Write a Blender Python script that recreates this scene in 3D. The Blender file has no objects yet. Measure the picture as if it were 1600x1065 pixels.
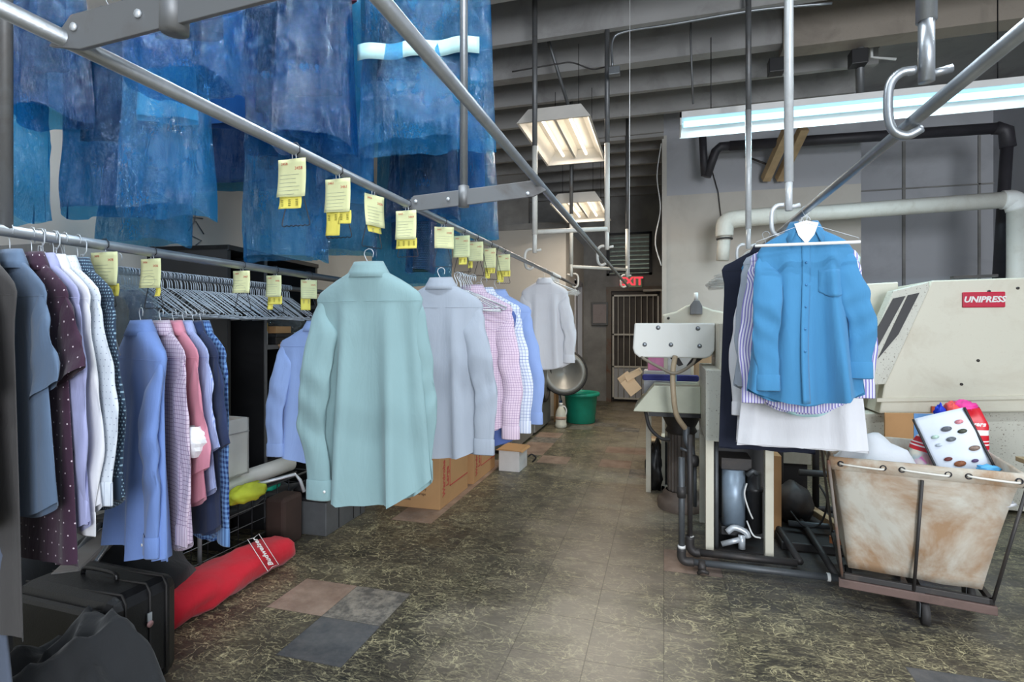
import bpy, bmesh, math, random
from mathutils import Vector, Matrix, noise
C = bpy.context.scene
COL = C.collection
R = math.radians
PI = math.pi

# ------------------------------------------------------------ camera
YAW = R(15.76); SA = math.sin(YAW); CA = math.cos(YAW)
CAMH = 1.334; F = 840.0; HY = 512.0
cam_d = bpy.data.cameras.new('camera'); cam = bpy.data.objects.new('camera', cam_d); COL.objects.link(cam)
cam.location = (0, 0, CAMH); cam.rotation_euler = (R(90), 0, YAW)
cam_d.sensor_width = 36; cam_d.lens = F / 1600 * 36; cam_d.shift_y = -(532.5 - HY) / 1600
cam_d.clip_start = 0.05; cam_d.clip_end = 100
C.camera = cam
# ------------------------------------------------------------ world, exposure, daylight
C.view_settings.view_transform = 'Standard'; C.view_settings.look = 'None'
C.view_settings.exposure = 0.0; C.view_settings.gamma = 1.0; C.view_settings.use_curve_mapping = False
w = bpy.data.worlds.new('world'); C.world = w; w.use_nodes = True
w.node_tree.nodes['Background'].inputs[0].default_value = (0.62, 0.78, 1.0, 1)
w.node_tree.nodes['Background'].inputs[1].default_value = 1.0
C.cycles.use_denoising = True
C.cycles.max_bounces = 7; C.cycles.diffuse_bounces = 4; C.cycles.transparent_max_bounces = 24
C.cycles.sample_clamp_indirect = 4.0
C.cycles.caustics_reflective = False; C.cycles.caustics_refractive = False

def area(name, loc, sx, sy, power, col=(1, 1, 1), rot=(0, 0, 0), parent=None):
    l = bpy.data.lights.new(name, 'AREA'); l.shape = 'RECTANGLE'; l.size = sx; l.size_y = sy
    l.energy = power; l.color = col
    o = bpy.data.objects.new(name, l); COL.objects.link(o); o.location = loc; o.rotation_euler = rot
    if parent: o.parent = parent
    return o
# added lamp for daylight, set at the unseen window's right half to shape folds
area('added_daylight', (2.1, -3.4, 1.9), 2.2, 2.4, 330, (0.93, 0.96, 1.0), (R(90), 0, 0))

# pixel of the photograph + depth along the view axis -> world point
def at(px, py, D):
    u = (px - 800) / F
    return Vector((D * (-SA + CA * u), D * (CA + SA * u), CAMH + (HY - py) / F * D))
def onX(px, X):            # Y of the point of the plane X seen at column px
    u = (px - 800) / F; D = X / (-SA + CA * u); return D * (CA + SA * u)
def onY(px, Y):            # X of the point of the plane Y seen at column px
    u = (px - 800) / F; D = Y / (CA + SA * u); return D * (-SA + CA * u)
def dep(X, Y): return -X * SA + Y * CA
def zat(X, Y, py): return CAMH + (HY - py) / F * dep(X, Y)

# ------------------------------------------------------------ colours and materials
def lin(c): c /= 255.0; return c / 12.92 if c <= 0.04045 else ((c + 0.055) / 1.055) ** 2.4
def rgb(r, g=None, b=None):
    if g is None: r, g, b = r
    return (lin(r), lin(g), lin(b), 1)
class NT:
    def __init__(s, name):
        s.m = bpy.data.materials.new(name); s.m.use_nodes = True; s.t = s.m.node_tree
        s.b = s.t.nodes['Principled BSDF']; s.out = s.t.nodes['Material Output']
    def n(s, typ, **kw):
        nd = s.t.nodes.new(typ)
        for k, v in kw.items():
            if k.startswith('i_'):
                nd.inputs[k[2:].replace('_', ' ')].default_value = v
            else: setattr(nd, k, v)
        return nd
    def l(s, a, b): s.t.links.new(a, b)
    def math(s, op, a, b=None, clamp=False):
        nd = s.t.nodes.new('ShaderNodeMath'); nd.operation = op; nd.use_clamp = clamp
        for i, v in enumerate((a, b)):
            if v is None: continue
            if isinstance(v, (int, float)): nd.inputs[i].default_value = v
            else: s.l(v, nd.inputs[i])
        return nd.outputs[0]
    def mix(s, fac, a, b):
        nd = s.t.nodes.new('ShaderNodeMix'); nd.data_type = 'RGBA'
        for i, v in ((0, fac), (6, a), (7, b)):
            if isinstance(v, (int, float)): nd.inputs[i].default_value = v
            elif isinstance(v, tuple): nd.inputs[i].default_value = v
            else: s.l(v, nd.inputs[i])
        return nd.outputs[2]
    def noise(s, scale, detail=3, rough=0.55, vec=None, dist=0):
        nd = s.n('ShaderNodeTexNoise'); nd.inputs['Scale'].default_value = scale; nd.inputs['Detail'].default_value = detail
        nd.inputs['Roughness'].default_value = rough; nd.inputs['Distortion'].default_value = dist
        if vec is not None: s.l(vec, nd.inputs['Vector'])
        return nd.outputs['Fac']
    def ramp(s, fac, stops):
        nd = s.n('ShaderNodeValToRGB'); cr = nd.color_ramp
        while len(cr.elements) > 1: cr.elements.remove(cr.elements[-1])
        for i, (p, c) in enumerate(stops):
            e = cr.elements[0] if i == 0 else cr.elements.new(p)
            e.position = p; e.color = c if isinstance(c, tuple) else (c, c, c, 1)
        s.l(fac, nd.inputs[0]); return nd.outputs[0]
    def bump(s, h, strength=0.3, dist=0.01):
        nd = s.n('ShaderNodeBump'); nd.inputs['Strength'].default_value = strength; nd.inputs['Distance'].default_value = dist
        s.l(h, nd.inputs['Height']); s.l(nd.outputs[0], s.b.inputs['Normal'])
    def obj(s): return s.n('ShaderNodeTexCoord').outputs['Object']
    def uv(s): return s.n('ShaderNodeTexCoord').outputs['UV']

def mat(name, c, rough=0.6, metal=0.0, var=0.12, vs=6.0, bump=0.0, bs=60.0, spec=0.5, coat=0.0, trans=0.0):
    m = NT(name); b = m.b
    b.inputs['Roughness'].default_value = rough; b.inputs['Metallic'].default_value = metal
    b.inputs['Specular IOR Level'].default_value = spec
    if coat: b.inputs['Coat Weight'].default_value = coat
    o = m.obj()
    n = m.noise(vs, 4, 0.6, o)
    dark = tuple(x * (1 - var * 1.6) for x in c[:3]) + (1,); lite = tuple(min(1, x * (1 + var)) for x in c[:3]) + (1,)
    m.l(m.ramp(n, [(0.32, dark), (0.68, lite)]), b.inputs['Base Color'])
    if bump: m.bump(m.noise(bs, 3, 0.6, o), bump, 0.01)
    return m.m

def stained(name, c, stain, amt=0.5, scale=3.0, rough=0.5, metal=0.0, speck=0.0, bump=0.05, ramp=(.5, .72)):
    """painted or bare surface with blotches of dirt / rust that have shapes of their own"""
    m = NT(name); b = m.b; o = m.obj()
    b.inputs['Roughness'].default_value = rough; b.inputs['Metallic'].default_value = metal
    n = m.noise(scale, 6, 0.65, o, 0.6)
    f = m.ramp(n, [(ramp[0], 0.0), (ramp[1], 1.0)])
    col = m.mix(m.math('MULTIPLY', f, amt), c, stain)
    if speck:
        n2 = m.noise(scale * 28, 2, 0.5, o); f2 = m.ramp(n2, [(0.63, 0.0), (0.7, 1.0)])
        col = m.mix(m.math('MULTIPLY', f2, speck), col, stain)
    m.l(col, b.inputs['Base Color']); m.bump(n, bump, 0.02)
    return m.m

def fabric(name, c, kind='plain', c2=(1, 1, 1, 1), size=0.02, rough=0.85, trans=0.0):
    """cloth: kind plain / stripes / check / grid / dots / gingham, laid out along the cloth's own UV (in metres)"""
    m = NT(name); b = m.b
    b.inputs['Roughness'].default_value = rough; b.inputs['Specular IOR Level'].default_value = 0.2
    b.inputs['Sheen Weight'].default_value = 0.15
    uv = m.uv(); sp = m.n('ShaderNodeSeparateXYZ'); m.l(uv, sp.inputs[0])
    X, Y = sp.outputs[0], sp.outputs[1]
    def line(v, per, wd):
        return m.math('LESS_THAN', m.math('FRACT', m.math('DIVIDE', v, per)), wd)
    if kind == 'stripes': f = line(X, size, 0.42)
    elif kind == 'grid': f = m.math('MAXIMUM', line(X, size, 0.1), line(Y, size, 0.1))
    elif kind == 'check':
        f = m.math('MULTIPLY', m.math('ADD', line(X, size, 0.4), line(Y, size, 0.4)), 0.5)
    elif kind == 'gingham':
        f = m.math('MULTIPLY', m.math('ADD', line(X, size, 0.5), line(Y, size, 0.5)), 0.5)
    elif kind == 'dots':
        r = m.math('DIVIDE', X, size); q = m.math('DIVIDE', Y, size)
        odd = m.math('MULTIPLY', m.math('MODULO', m.math('FLOOR', q), 2.0), 0.5)
        a = m.math('SUBTRACT', m.math('FRACT', m.math('ADD', r, odd)), 0.5); d = m.math('SUBTRACT', m.math('FRACT', q), 0.5)
        dd = m.math('SQRT', m.math('ADD', m.math('MULTIPLY', a, a), m.math('MULTIPLY', d, d)))
        f = m.math('LESS_THAN', dd, 0.065 if size > 0.03 else 0.1 if size > 0.015 else 0.25)
    else: f = 0.0
    o = m.obj(); n = m.noise(9, 3, 0.5, o)
    base = m.mix(m.math('MULTIPLY', n, 0.25), c, tuple(x * 0.72 for x in c[:3]) + (1,))
    m.l(m.mix(f, base, c2) if kind != 'plain' else base, b.inputs['Base Color'])
    mp = m.n('ShaderNodeMapping'); mp.inputs['Scale'].default_value = (1.0, 1.0, 0.3); m.l(o, mp.inputs[0])
    m.bump(m.noise(11, 4, 0.6, mp.outputs[0], 0.8), 0.26, 0.02)
    if trans:
        tr = m.n('ShaderNodeBsdfTranslucent'); tr.inputs[0].default_value = c
        mx = m.n('ShaderNodeMixShader'); mx.inputs[0].default_value = trans
        m.l(b.outputs[0], mx.inputs[1]); m.l(tr.outputs[0], mx.inputs[2]); m.l(mx.outputs[0], m.out.inputs[0])
    return m.m

def film(name, tint, body, clear=0.5, rough=0.16):
    m = NT(name); b = m.b; o = m.obj()
    b.inputs['Base Color'].default_value = body; b.inputs['Roughness'].default_value = rough
    b.inputs['Specular IOR Level'].default_value = 1.0
    mp = m.n('ShaderNodeMapping'); mp.inputs['Scale'].default_value = (1, 1, 0.32); m.l(o, mp.inputs[0])
    n1 = m.noise(16, 5, 0.62, mp.outputs[0], 1.6); n2 = m.noise(46, 4, 0.6, o, 1.0)
    rid = m.math('SUBTRACT', 1.0, m.math('MULTIPLY', m.math('ABSOLUTE', m.math('SUBTRACT', n1, 0.5)), 5.0), True)
    rid2 = m.math('SUBTRACT', 1.0, m.math('MULTIPLY', m.math('ABSOLUTE', m.math('SUBTRACT', n2, 0.5)), 5.0), True)
    msk = m.ramp(m.noise(3.2, 2, 0.5, o), [(0.42, 0.15), (0.62, 1.0)])
    h = m.math('MULTIPLY', m.math('ADD', rid, m.math('MULTIPLY', rid2, 0.45)), msk)
    m.bump(h, 1.0, 0.03)
    tr = m.n('ShaderNodeBsdfTransparent'); tr.inputs[0].default_value = tint
    tl = m.n('ShaderNodeBsdfTranslucent'); tl.inputs[0].default_value = body
    m1 = m.n('ShaderNodeMixShader'); m1.inputs[0].default_value = 0.45; m.l(b.outputs[0], m1.inputs[1]); m.l(tl.outputs[0], m1.inputs[2])
    mx = m.n('ShaderNodeMixShader')
    m.l(m.ramp(m.noise(5, 3, 0.5, o), [(0.3, clear - 0.1), (0.7, clear + 0.12)]), mx.inputs[0])
    m.l(m1.outputs[0], mx.inputs[1]); m.l(tr.outputs[0], mx.inputs[2])
    gl = m.n('ShaderNodeBsdfGlossy'); gl.inputs['Color'].default_value = (.95, .98, 1, 1); gl.inputs['Roughness'].default_value = .09
    bn = [x for x in m.t.nodes if x.bl_idname == 'ShaderNodeBump'][0]; m.l(bn.outputs[0], gl.inputs['Normal'])
    m3 = m.n('ShaderNodeMixShader'); m.l(m.math('ADD', m.math('MULTIPLY', m.math('MULTIPLY', m.math('POWER', m.math('MAXIMUM', rid, rid2), 3.0), msk), .30), .012, True), m3.inputs[0])
    m.l(mx.outputs[0], m3.inputs[1]); m.l(gl.outputs[0], m3.inputs[2]); m.l(m3.outputs[0], m.out.inputs[0])
    return m.m

def emis(name, c, s):
    m = NT(name); m.b.inputs['Base Color'].default_value = c
    m.b.inputs['Emission Color'].default_value = c; m.b.inputs['Emission Strength'].default_value = s
    return m.m

M = {}
M['steel'] = mat('galvanised_steel', rgb(150, 155, 160), 0.38, 0.75, 0.1, 9, 0.05, 90)
M['steel_dull'] = stained('dull_grey_steel', rgb(118, 120, 122), rgb(86, 72, 60), 0.5, 5, 0.5, 0.55)
M['darksteel'] = mat('dark_wire', rgb(48, 48, 52), 0.4, 0.6)
M['silverwire'] = mat('silver_wire', rgb(200, 206, 212), 0.35, 0.35)
M['whitewire'] = mat('white_coated_wire', rgb(225, 226, 224), 0.45)
M['whitepipe'] = stained('white_painted_pipe', rgb(214, 212, 204), rgb(150, 135, 110), 0.25, 8, 0.45)
M['cream'] = stained('cream_enamel', rgb(214, 210, 193), rgb(150, 122, 88), 0.25, 2.6, 0.45, 0, 0.08)
M['cream_speck'] = stained('cream_enamel_speckled', rgb(206, 205, 193), rgb(110, 98, 82), 0.2, 3, 0.5, 0, 0.8)
M['offwhite'] = stained('off_white_enamel', rgb(222, 222, 216), rgb(170, 150, 120), 0.18, 3, 0.4)
M['joist'] = stained('grey_concrete_joist', rgb(162, 161, 160), rgb(124, 122, 120), 0.6, 2.5, 0.85, 0, 0.1, 0.15)
M['beam'] = stained('tan_concrete_beam', rgb(150, 141, 130), rgb(112, 104, 97), 0.6, 2.5, 0.85, 0, 0.15, 0.2)
M['wall'] = stained('painted_plaster_wall', rgb(205, 201, 193), rgb(165, 158, 148), 0.35, 1.3, 0.8)
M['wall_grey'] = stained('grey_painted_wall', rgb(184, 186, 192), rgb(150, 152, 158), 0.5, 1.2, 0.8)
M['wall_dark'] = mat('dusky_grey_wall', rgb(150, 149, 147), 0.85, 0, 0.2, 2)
M['black'] = mat('black_laminate', rgb(36, 36, 38), 0.45, 0, 0.1)
M['blackplastic'] = mat('black_plastic', rgb(30, 30, 32), 0.35, 0, 0.15, 8, 0.1, 120)
M['blackcloth'] = fabric('black_cloth', rgb(40, 41, 43))
M['rubber'] = mat('dark_rubber', rgb(46, 44, 44), 0.7)
M['soot'] = stained('sooty_iron', rgb(62, 60, 60), rgb(100, 88, 78), 0.4, 6, 0.55, 0.4)
M['ironpipe'] = stained('grey_iron_pipe', rgb(88, 92, 96), rgb(60, 52, 48), 0.4, 7, 0.5, 0.4)
M['ventpipe'] = mat('black_vent_pipe', rgb(58, 56, 62), 0.5, 0.1)
M['card'] = stained('brown_cardboard', rgb(190, 146, 100), rgb(160, 118, 78), 0.3, 3, 0.85)
M['card_pale'] = mat('pale_cardboard', rgb(206, 176, 140), 0.85, 0, 0.06)
M['whitecard'] = mat('white_cardboard', rgb(218, 216, 214), 0.8, 0, 0.05)
M['paper'] = mat('pale_yellow_paper', rgb(212, 215, 166), 0.85, 0, 0.04)
M['coupon'] = mat('bright_yellow_paper', rgb(224, 212, 98), 0.85, 0, 0.05)
M['redink'] = mat('red_ink', rgb(190, 84, 72), 0.8)
M['greyink'] = mat('faint_grey_ink', rgb(140, 145, 140), 0.8)
M['white'] = mat('white_paint', rgb(232, 232, 230), 0.5, 0, 0.03)
M['redsign'] = mat('crimson_badge', rgb(192, 22, 58), 0.35, 0, 0.04)
M['teal'] = mat('teal_plastic', rgb(32, 158, 130), 0.4, 0, 0.1)
M['wood'] = stained('orange_brown_wood', rgb(178, 108, 62), rgb(120, 66, 36), 0.5, 4, 0.5)
M['lumber'] = mat('raw_lumber', rgb(186, 160, 124), 0.8, 0, 0.15)
M['canvas'] = stained('stained_white_canvas', rgb(194, 191, 180), rgb(150, 114, 78), 0.88, 2.4, 0.85, ramp=(.38, .56))  # brown stains, made denser and darker to hold the cart's shade as well
M['redcloth'] = fabric('red_bag_cloth', rgb(205, 38, 54))
M['yellowgreen'] = mat('lime_fabric', rgb(200, 210, 60), 0.7)
M['greybox'] = mat('grey_painted_metal_box', rgb(98, 100, 102), 0.5, 0.2, 0.12)
M['washer'] = stained('grey_washer_steel', rgb(140, 140, 136), rgb(100, 92, 80), 0.4, 3, 0.4, 0.35)
M['door_dark'] = mat('dark_grey_door', rgb(82, 76, 72), 0.6)
M['rust'] = stained('rusty_frame', rgb(120, 112, 104), rgb(120, 70, 42), 0.8, 5, 0.7)
M['palepipe'] = stained('pale_grey_painted_pipe', rgb(196, 200, 202), rgb(130, 130, 130), 0.3, 8, 0.35, 0.15)
M['insul'] = mat('white_pipe_insulation', rgb(216, 212, 202), 0.75, 0, 0.08, 6, 0.35, 40)
M['purpleblue'] = mat('indigo_fabric_tape', rgb(58, 62, 140), 0.7)
M['cyl'] = mat('pale_blue_steel', rgb(150, 168, 186), 0.4, 0.3)
M['orange_label'] = mat('orange_warning_label', rgb(196, 84, 48), 0.5)
M['film'] = film('blue_plastic_film', (0.34, 0.77, 0.97, 1), rgb(52, 156, 216), 0.58, .12)
M['film_dark'] = film('deep_blue_plastic_film', (0.15, 0.55, 0.83, 1), rgb(22, 108, 168), 0.54, .12)
M['film_clear'] = film('clear_plastic_film', (0.86, 0.92, 0.95, 1), rgb(200, 210, 214), 0.72)
M['tube'] = emis('warm_fluorescent_tube', (1.0, 0.88, 0.70, 1), 5)
M['tube_cool'] = emis('cool_fluorescent_tube', (0.40, 0.80, 1.0, 1), 2.2)
M['reflector'] = mat('white_reflector', rgb(240, 236, 228), 0.35, 0, 0.03)

# ------------------------------------------------------------ mesh helpers
class MB:
    def __init__(s): s.v = []; s.f = []; s.sm = []; s.uv = None; s.mi = []
    def add(s, vs, fs, smooth=False, M4=None, mi=0):
        o = len(s.v)
        if M4 is not None: vs = [M4 @ Vector(v) for v in vs]
        s.v += [tuple(v) for v in vs]; s.f += [tuple(i + o for i in f) for f in fs]; s.sm += [smooth] * len(fs); s.mi += [mi] * len(fs)
        return s
    def box(s, a, b, M4=None, mi=0):
        x0, y0, z0 = a; x1, y1, z1 = b
        vs = [(x0, y0, z0), (x1, y0, z0), (x1, y1, z0), (x0, y1, z0), (x0, y0, z1), (x1, y0, z1), (x1, y1, z1), (x0, y1, z1)]
        return s.add(vs, [(3, 2, 1, 0), (4, 5, 6, 7), (0, 1, 5, 4), (1, 2, 6, 5), (2, 3, 7, 6), (3, 0, 4, 7)], False, M4, mi)
    def prism(s, pts, h, M4=None):      # pts: (x,z) outline, extruded along +y by h
        n = len(pts)
        vs = [(x, 0, z) for x, z in pts] + [(x, h, z) for x, z in pts]
        fs = [tuple(range(n)), tuple(range(2 * n - 1, n - 1, -1))] + [(i, i + n, (i + 1) % n + n, (i + 1) % n) for i in range(n)]
        return s.add(vs, fs, False, M4)
    def tube(s, pts, r, seg=10, caps=True, close=False, flat=1.0, M4=None):
        pts = [Vector(p) for p in pts]; n = len(pts); rr = r if isinstance(r, (list, tuple)) else [r] * n
        vs = []; up = None
        for i, p in enumerate(pts):
            if close: t = (pts[(i + 1) % n] - pts[i - 1])
            else: t = (pts[min(i + 1, n - 1)] - pts[max(i - 1, 0)])
            if t.length < 1e-9: t = Vector((0, 0, 1))
            t.normalize()
            if up is None:
                a = Vector((0, 0, 1)) if abs(t.z) < 0.9 else Vector((0, 1, 0))
                up = (a - t * a.dot(t)).normalized()
            else:
                up = up - t * up.dot(t)
                if up.length < 1e-6: up = t.orthogonal()
                up.normalize()
            sd = t.cross(up)
            for k in range(seg):
                a = 2 * PI * k / seg; vs.append(p + up * (math.cos(a) * rr[i]) + sd * (math.sin(a) * rr[i] * flat))
        fs = []
        for i in range(n if close else n - 1):
            j = (i + 1) % n
            for k in range(seg):
                k2 = (k + 1) % seg; fs.append((i * seg + k, j * seg + k, j * seg + k2, i * seg + k2))
        if caps and not close:
            fs.append(tuple(range(seg))); fs.append(tuple(range((n - 1) * seg + seg - 1, (n - 1) * seg - 1, -1)))
        return s.add(vs, fs, True, M4)
    def cyl(s, a, b, r, seg=16, r2=None): return s.tube([a, b], [r, r if r2 is None else r2], seg)
    def lathe(s, prof, seg=24, M4=None):   # prof: (r,z)
        vs = []; n = len(prof)
        for r, z in prof:
            for k in range(seg):
                a = 2 * PI * k / seg; vs.append((r * math.cos(a), r * math.sin(a), z))
        fs = [(i * seg + k, i * seg + (k + 1) % seg, (i + 1) * seg + (k + 1) % seg, (i + 1) * seg + k) for i in range(n - 1) for k in range(seg)]
        return s.add(vs, fs, True, M4)
    def grid(s, rows, smooth=True, close=False, M4=None):   # rows: list of lists of points
        m = len(rows[0]); vs = [p for r_ in rows for p in r_]; fs = []
        for i in range(len(rows) - 1):
            for k in range(m if close else m - 1):
                k2 = (k + 1) % m; fs.append((i * m + k, (i + 1) * m + k, (i + 1) * m + k2, i * m + k2))
        return s.add(vs, fs, smooth, M4)
    def build(s, name, m, parent=None, bevel=0.0, uv=None, solid=0.0, autosmooth=False):
        me = bpy.data.meshes.new(name); me.from_pydata(s.v, [], s.f)
        me.polygons.foreach_set('use_smooth', s.sm)
        for mm in (m if isinstance(m, (list, tuple)) else [m]): me.materials.append(mm)
        if isinstance(m, (list, tuple)): me.polygons.foreach_set('material_index', s.mi)
        if uv is not None:
            lay = me.uv_layers.new(name='UVMap')
            for p in me.polygons:
                for li in p.loop_indices:
                    q = uv[me.loops[li].vertex_index]; lay.data[li].uv = q
        me.update()
        o = bpy.data.objects.new(name, me); COL.objects.link(o)
        if parent is not None: o.parent = parent
        if bevel:
            b = o.modifiers.new('bevel', 'BEVEL'); b.width = bevel; b.segments = 2; b.limit_method = 'ANGLE'; b.angle_limit = R(40)
        if solid:
            b = o.modifiers.new('solid', 'SOLIDIFY'); b.thickness = solid; b.offset = 0
        return o
def E(name, loc, rz=0, rot=None):
    o = bpy.data.objects.new(name, None); COL.objects.link(o); o.location = loc
    o.rotation_euler = rot if rot else (0, 0, rz); o.empty_display_size = 0.05
    return o
def tag(o, label=None, cat=None, group=None, kind=None):
    if label: o['label'] = label
    if cat: o['category'] = cat
    if group: o['group'] = group
    if kind: o['kind'] = kind
    return o
def struct(o, label=None): o['kind'] = 'structure'; 
def children(o): return [c for c in bpy.data.objects if c.parent == o]
KIDS = {}
def copy_tree(o, kids=None):
    c = o.copy(); COL.objects.link(c)
    for ch in (kids if kids is not None else children(o)):
        d = ch.copy(); COL.objects.link(d); d.parent = c
    return c
def text_mesh(name, s, size, m, parent=None, loc=(0, 0, 0), rot=(R(90), 0, 0), ext=0.0008, shear=0.0, bold=0.0, spacing=1.0):
    cu = bpy.data.curves.new(name, 'FONT'); cu.body = s; cu.size = size; cu.extrude = ext; cu.shear = shear; cu.offset = bold
    cu.align_x = 'CENTER'; cu.align_y = 'CENTER'; cu.space_character = spacing; cu.resolution_u = 2
    t = bpy.data.objects.new('tmp', cu); COL.objects.link(t)
    dg = bpy.context.evaluated_depsgraph_get(); me = bpy.data.meshes.new_from_object(t.evaluated_get(dg))
    bpy.data.objects.remove(t); me.name = name; me.materials.clear(); me.materials.append(m)
    o = bpy.data.objects.new(name, me); COL.objects.link(o); o.location = loc; o.rotation_euler = rot
    if parent is not None: o.parent = parent
    return o
def cat_rom(pts, n):
    pts = [Vector(p) for p in pts]; P = [pts[0] * 2 - pts[1]] + pts + [pts[-1] * 2 - pts[-2]]; out = []
    for i in range(1, len(P) - 2):
        for k in range(n):
            t = k / n
            out.append(0.5 * ((2 * P[i]) + (P[i + 1] - P[i - 1]) * t + (2 * P[i - 1] - 5 * P[i] + 4 * P[i + 1] - P[i + 2]) * t * t + (3 * P[i] - P[i - 1] - 3 * P[i + 1] + P[i + 2]) * t ** 3))
    out.append(pts[-1]); return out
# ================================================================ THE SETTING
XL, XR, YF, YB, ZC = -3.2, 3.72, -3.6, 9.9, 4.05
TS = 0.305
# floor: vinyl tiles, dark green marble pattern with cream veins
def floor_mat(kind):
    m = NT('floor_' + kind); b = m.b; o = m.obj()
    sp = m.n('ShaderNodeSeparateXYZ'); m.l(o, sp.inputs[0]); X, Y = sp.outputs[0], sp.outputs[1]
    fx = m.math('DIVIDE', X, TS); fy = m.math('DIVIDE', m.math('SUBTRACT', Y, 0.02), TS)
    ix = m.math('FLOOR', fx); iy = m.math('FLOOR', fy)
    cmb = m.n('ShaderNodeCombineXYZ'); m.l(ix, cmb.inputs[0]); m.l(iy, cmb.inputs[1])
    wn = m.n('ShaderNodeTexWhiteNoise'); wn.noise_dimensions = '2D'; m.l(cmb.outputs[0], wn.inputs['Vector'])
    ex = m.math('ABSOLUTE', m.math('SUBTRACT', m.math('FRACT', fx), 0.5)); ey = m.math('ABSOLUTE', m.math('SUBTRACT', m.math('FRACT', fy), 0.5))
    grout = m.math('GREATER_THAN', m.math('MAXIMUM', ex, ey), 0.4925)
    # a walked-on strip down the aisle where the pattern is scuffed away
    wear = m.math('SUBTRACT', 1.0, m.math('MULTIPLY', m.math('ABSOLUTE', m.math('ADD', X, 0.30)), 1.1))
    wear = m.math('ADD', wear, m.math('MULTIPLY', m.math('SUBTRACT', m.noise(1.6, 4, 0.6, o), 0.5), 1.6))
    wear = m.ramp(wear, [(0.25, 0.0), (0.95, 1.0)])
    if kind == 'marble':
        # shift every tile so that the printed pattern does not run on
        sc = m.n('ShaderNodeVectorMath'); sc.operation = 'SCALE'; m.l(wn.outputs['Color'], sc.inputs[0]); sc.inputs['Scale'].default_value = 9.0
        av = m.n('ShaderNodeVectorMath'); av.operation = 'ADD'; m.l(o, av.inputs[0]); m.l(sc.outputs[0], av.inputs[1])
        vec = av.outputs[0]
        def veins(scale, wdt, dist, stretch):
            mp = m.n('ShaderNodeMapping'); mp.inputs['Scale'].default_value = stretch; m.l(vec, mp.inputs[0])
            nz = m.n('ShaderNodeTexNoise'); nz.inputs['Scale'].default_value = scale * 0.9; nz.inputs['Detail'].default_value = 4
            m.l(mp.outputs[0], nz.inputs['Vector'])
            s2 = m.n('ShaderNodeVectorMath'); s2.operation = 'SCALE'; m.l(nz.outputs['Color'], s2.inputs[0]); s2.inputs['Scale'].default_value = dist
            a2 = m.n('ShaderNodeVectorMath'); a2.operation = 'ADD'; m.l(mp.outputs[0], a2.inputs[0]); m.l(s2.outputs[0], a2.inputs[1])
            v = m.n('ShaderNodeTexVoronoi'); v.feature = 'DISTANCE_TO_EDGE'; v.inputs['Scale'].default_value = scale; m.l(a2.outputs[0], v.inputs['Vector'])
            return m.ramp(v.outputs['Distance'], [(0.0, 1.0), (wdt * .4, 0.8), (wdt, 0.0)])
        def ridge(scale, stretch, k, dist=1.2, det=3):
            mp = m.n('ShaderNodeMapping'); mp.inputs['Scale'].default_value = stretch; m.l(vec, mp.inputs[0])
            n_ = m.noise(scale, det, 0.6, mp.outputs[0], dist)
            return m.math('SUBTRACT', 1.0, m.math('MULTIPLY', m.math('ABSOLUTE', m.math('SUBTRACT', n_, 0.5)), k), True)
        big = veins(8, 0.016, 0.25, (1, .7, 1))
        r1 = ridge(9, (.7, 1.5, 1), 60, .8); r2 = ridge(18, (.6, 1.7, 1), 38, .8); r3 = ridge(38, (.6, 1.6, 1), 18, .6)
        patch = m.ramp(m.noise(5, 4, 0.6, vec), [(0.36, 0.1), (0.6, 1.0)])
        patch2 = m.ramp(m.noise(8, 3, 0.6, vec), [(0.44, 0.0), (0.58, 1.0)])
        v_all = m.math('ADD', m.math('ADD', m.math('MULTIPLY', m.math('MULTIPLY', big, patch2), .9), m.math('MULTIPLY', r1, .6)), m.math('MULTIPLY', patch, m.math('ADD', m.math('MULTIPLY', r2, .5), m.math('MULTIPLY', r3, .35))), True)
        base = m.mix(m.ramp(m.noise(4.2, 5, 0.65, vec), [(0.3, 0.0), (0.7, 1.0)]), rgb(42, 42, 39), rgb(82, 76, 66))
        tone = m.math('MULTIPLY', m.math('SUBTRACT', wn.outputs['Value'], .5), .5)
        base = m.mix(m.math('ADD', m.math('MULTIPLY', m.noise(30, 3, .6, vec), .35), tone, True), base, rgb(100, 93, 78))
        col = m.mix(v_all, base, rgb(188, 178, 140))
        scuff = m.mix(m.math('MULTIPLY', v_all, 0.42), rgb(158, 146, 130), rgb(200, 186, 154))
        col = m.mix(m.math('MULTIPLY', wear, 0.75), col, scuff)
    elif kind == 'bare_grey':
        n = m.ramp(m.noise(9, 6, 0.7, o), [(0.35, 0.0), (0.7, 1.0)]); col = m.mix(n, rgb(80, 82, 84), rgb(112, 110, 108))
    elif kind == 'bare_light':
        n = m.ramp(m.noise(11, 6, 0.75, o), [(0.42, 0.0), (0.6, 1.0)]); col = m.mix(n, rgb(98, 95, 90), rgb(150, 142, 130))
    else:
        n = m.ramp(m.noise(7, 6, 0.7, o), [(0.35, 0.0), (0.7, 1.0)]); col = m.mix(n, rgb(134, 112, 98), rgb(168, 146, 130))
    # old dirt round the press and under its pipes
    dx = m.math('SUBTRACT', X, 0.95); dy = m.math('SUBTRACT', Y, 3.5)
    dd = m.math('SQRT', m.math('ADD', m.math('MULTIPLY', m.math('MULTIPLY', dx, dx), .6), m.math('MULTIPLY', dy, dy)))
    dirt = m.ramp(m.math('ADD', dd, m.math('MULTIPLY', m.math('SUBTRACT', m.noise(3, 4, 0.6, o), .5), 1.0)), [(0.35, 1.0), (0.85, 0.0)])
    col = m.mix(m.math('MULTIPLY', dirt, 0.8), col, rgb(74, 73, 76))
    col = m.mix(m.math('MULTIPLY', grout, 0.38), col, rgb(40, 38, 34))
    m.l(col, b.inputs['Base Color'])
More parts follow.
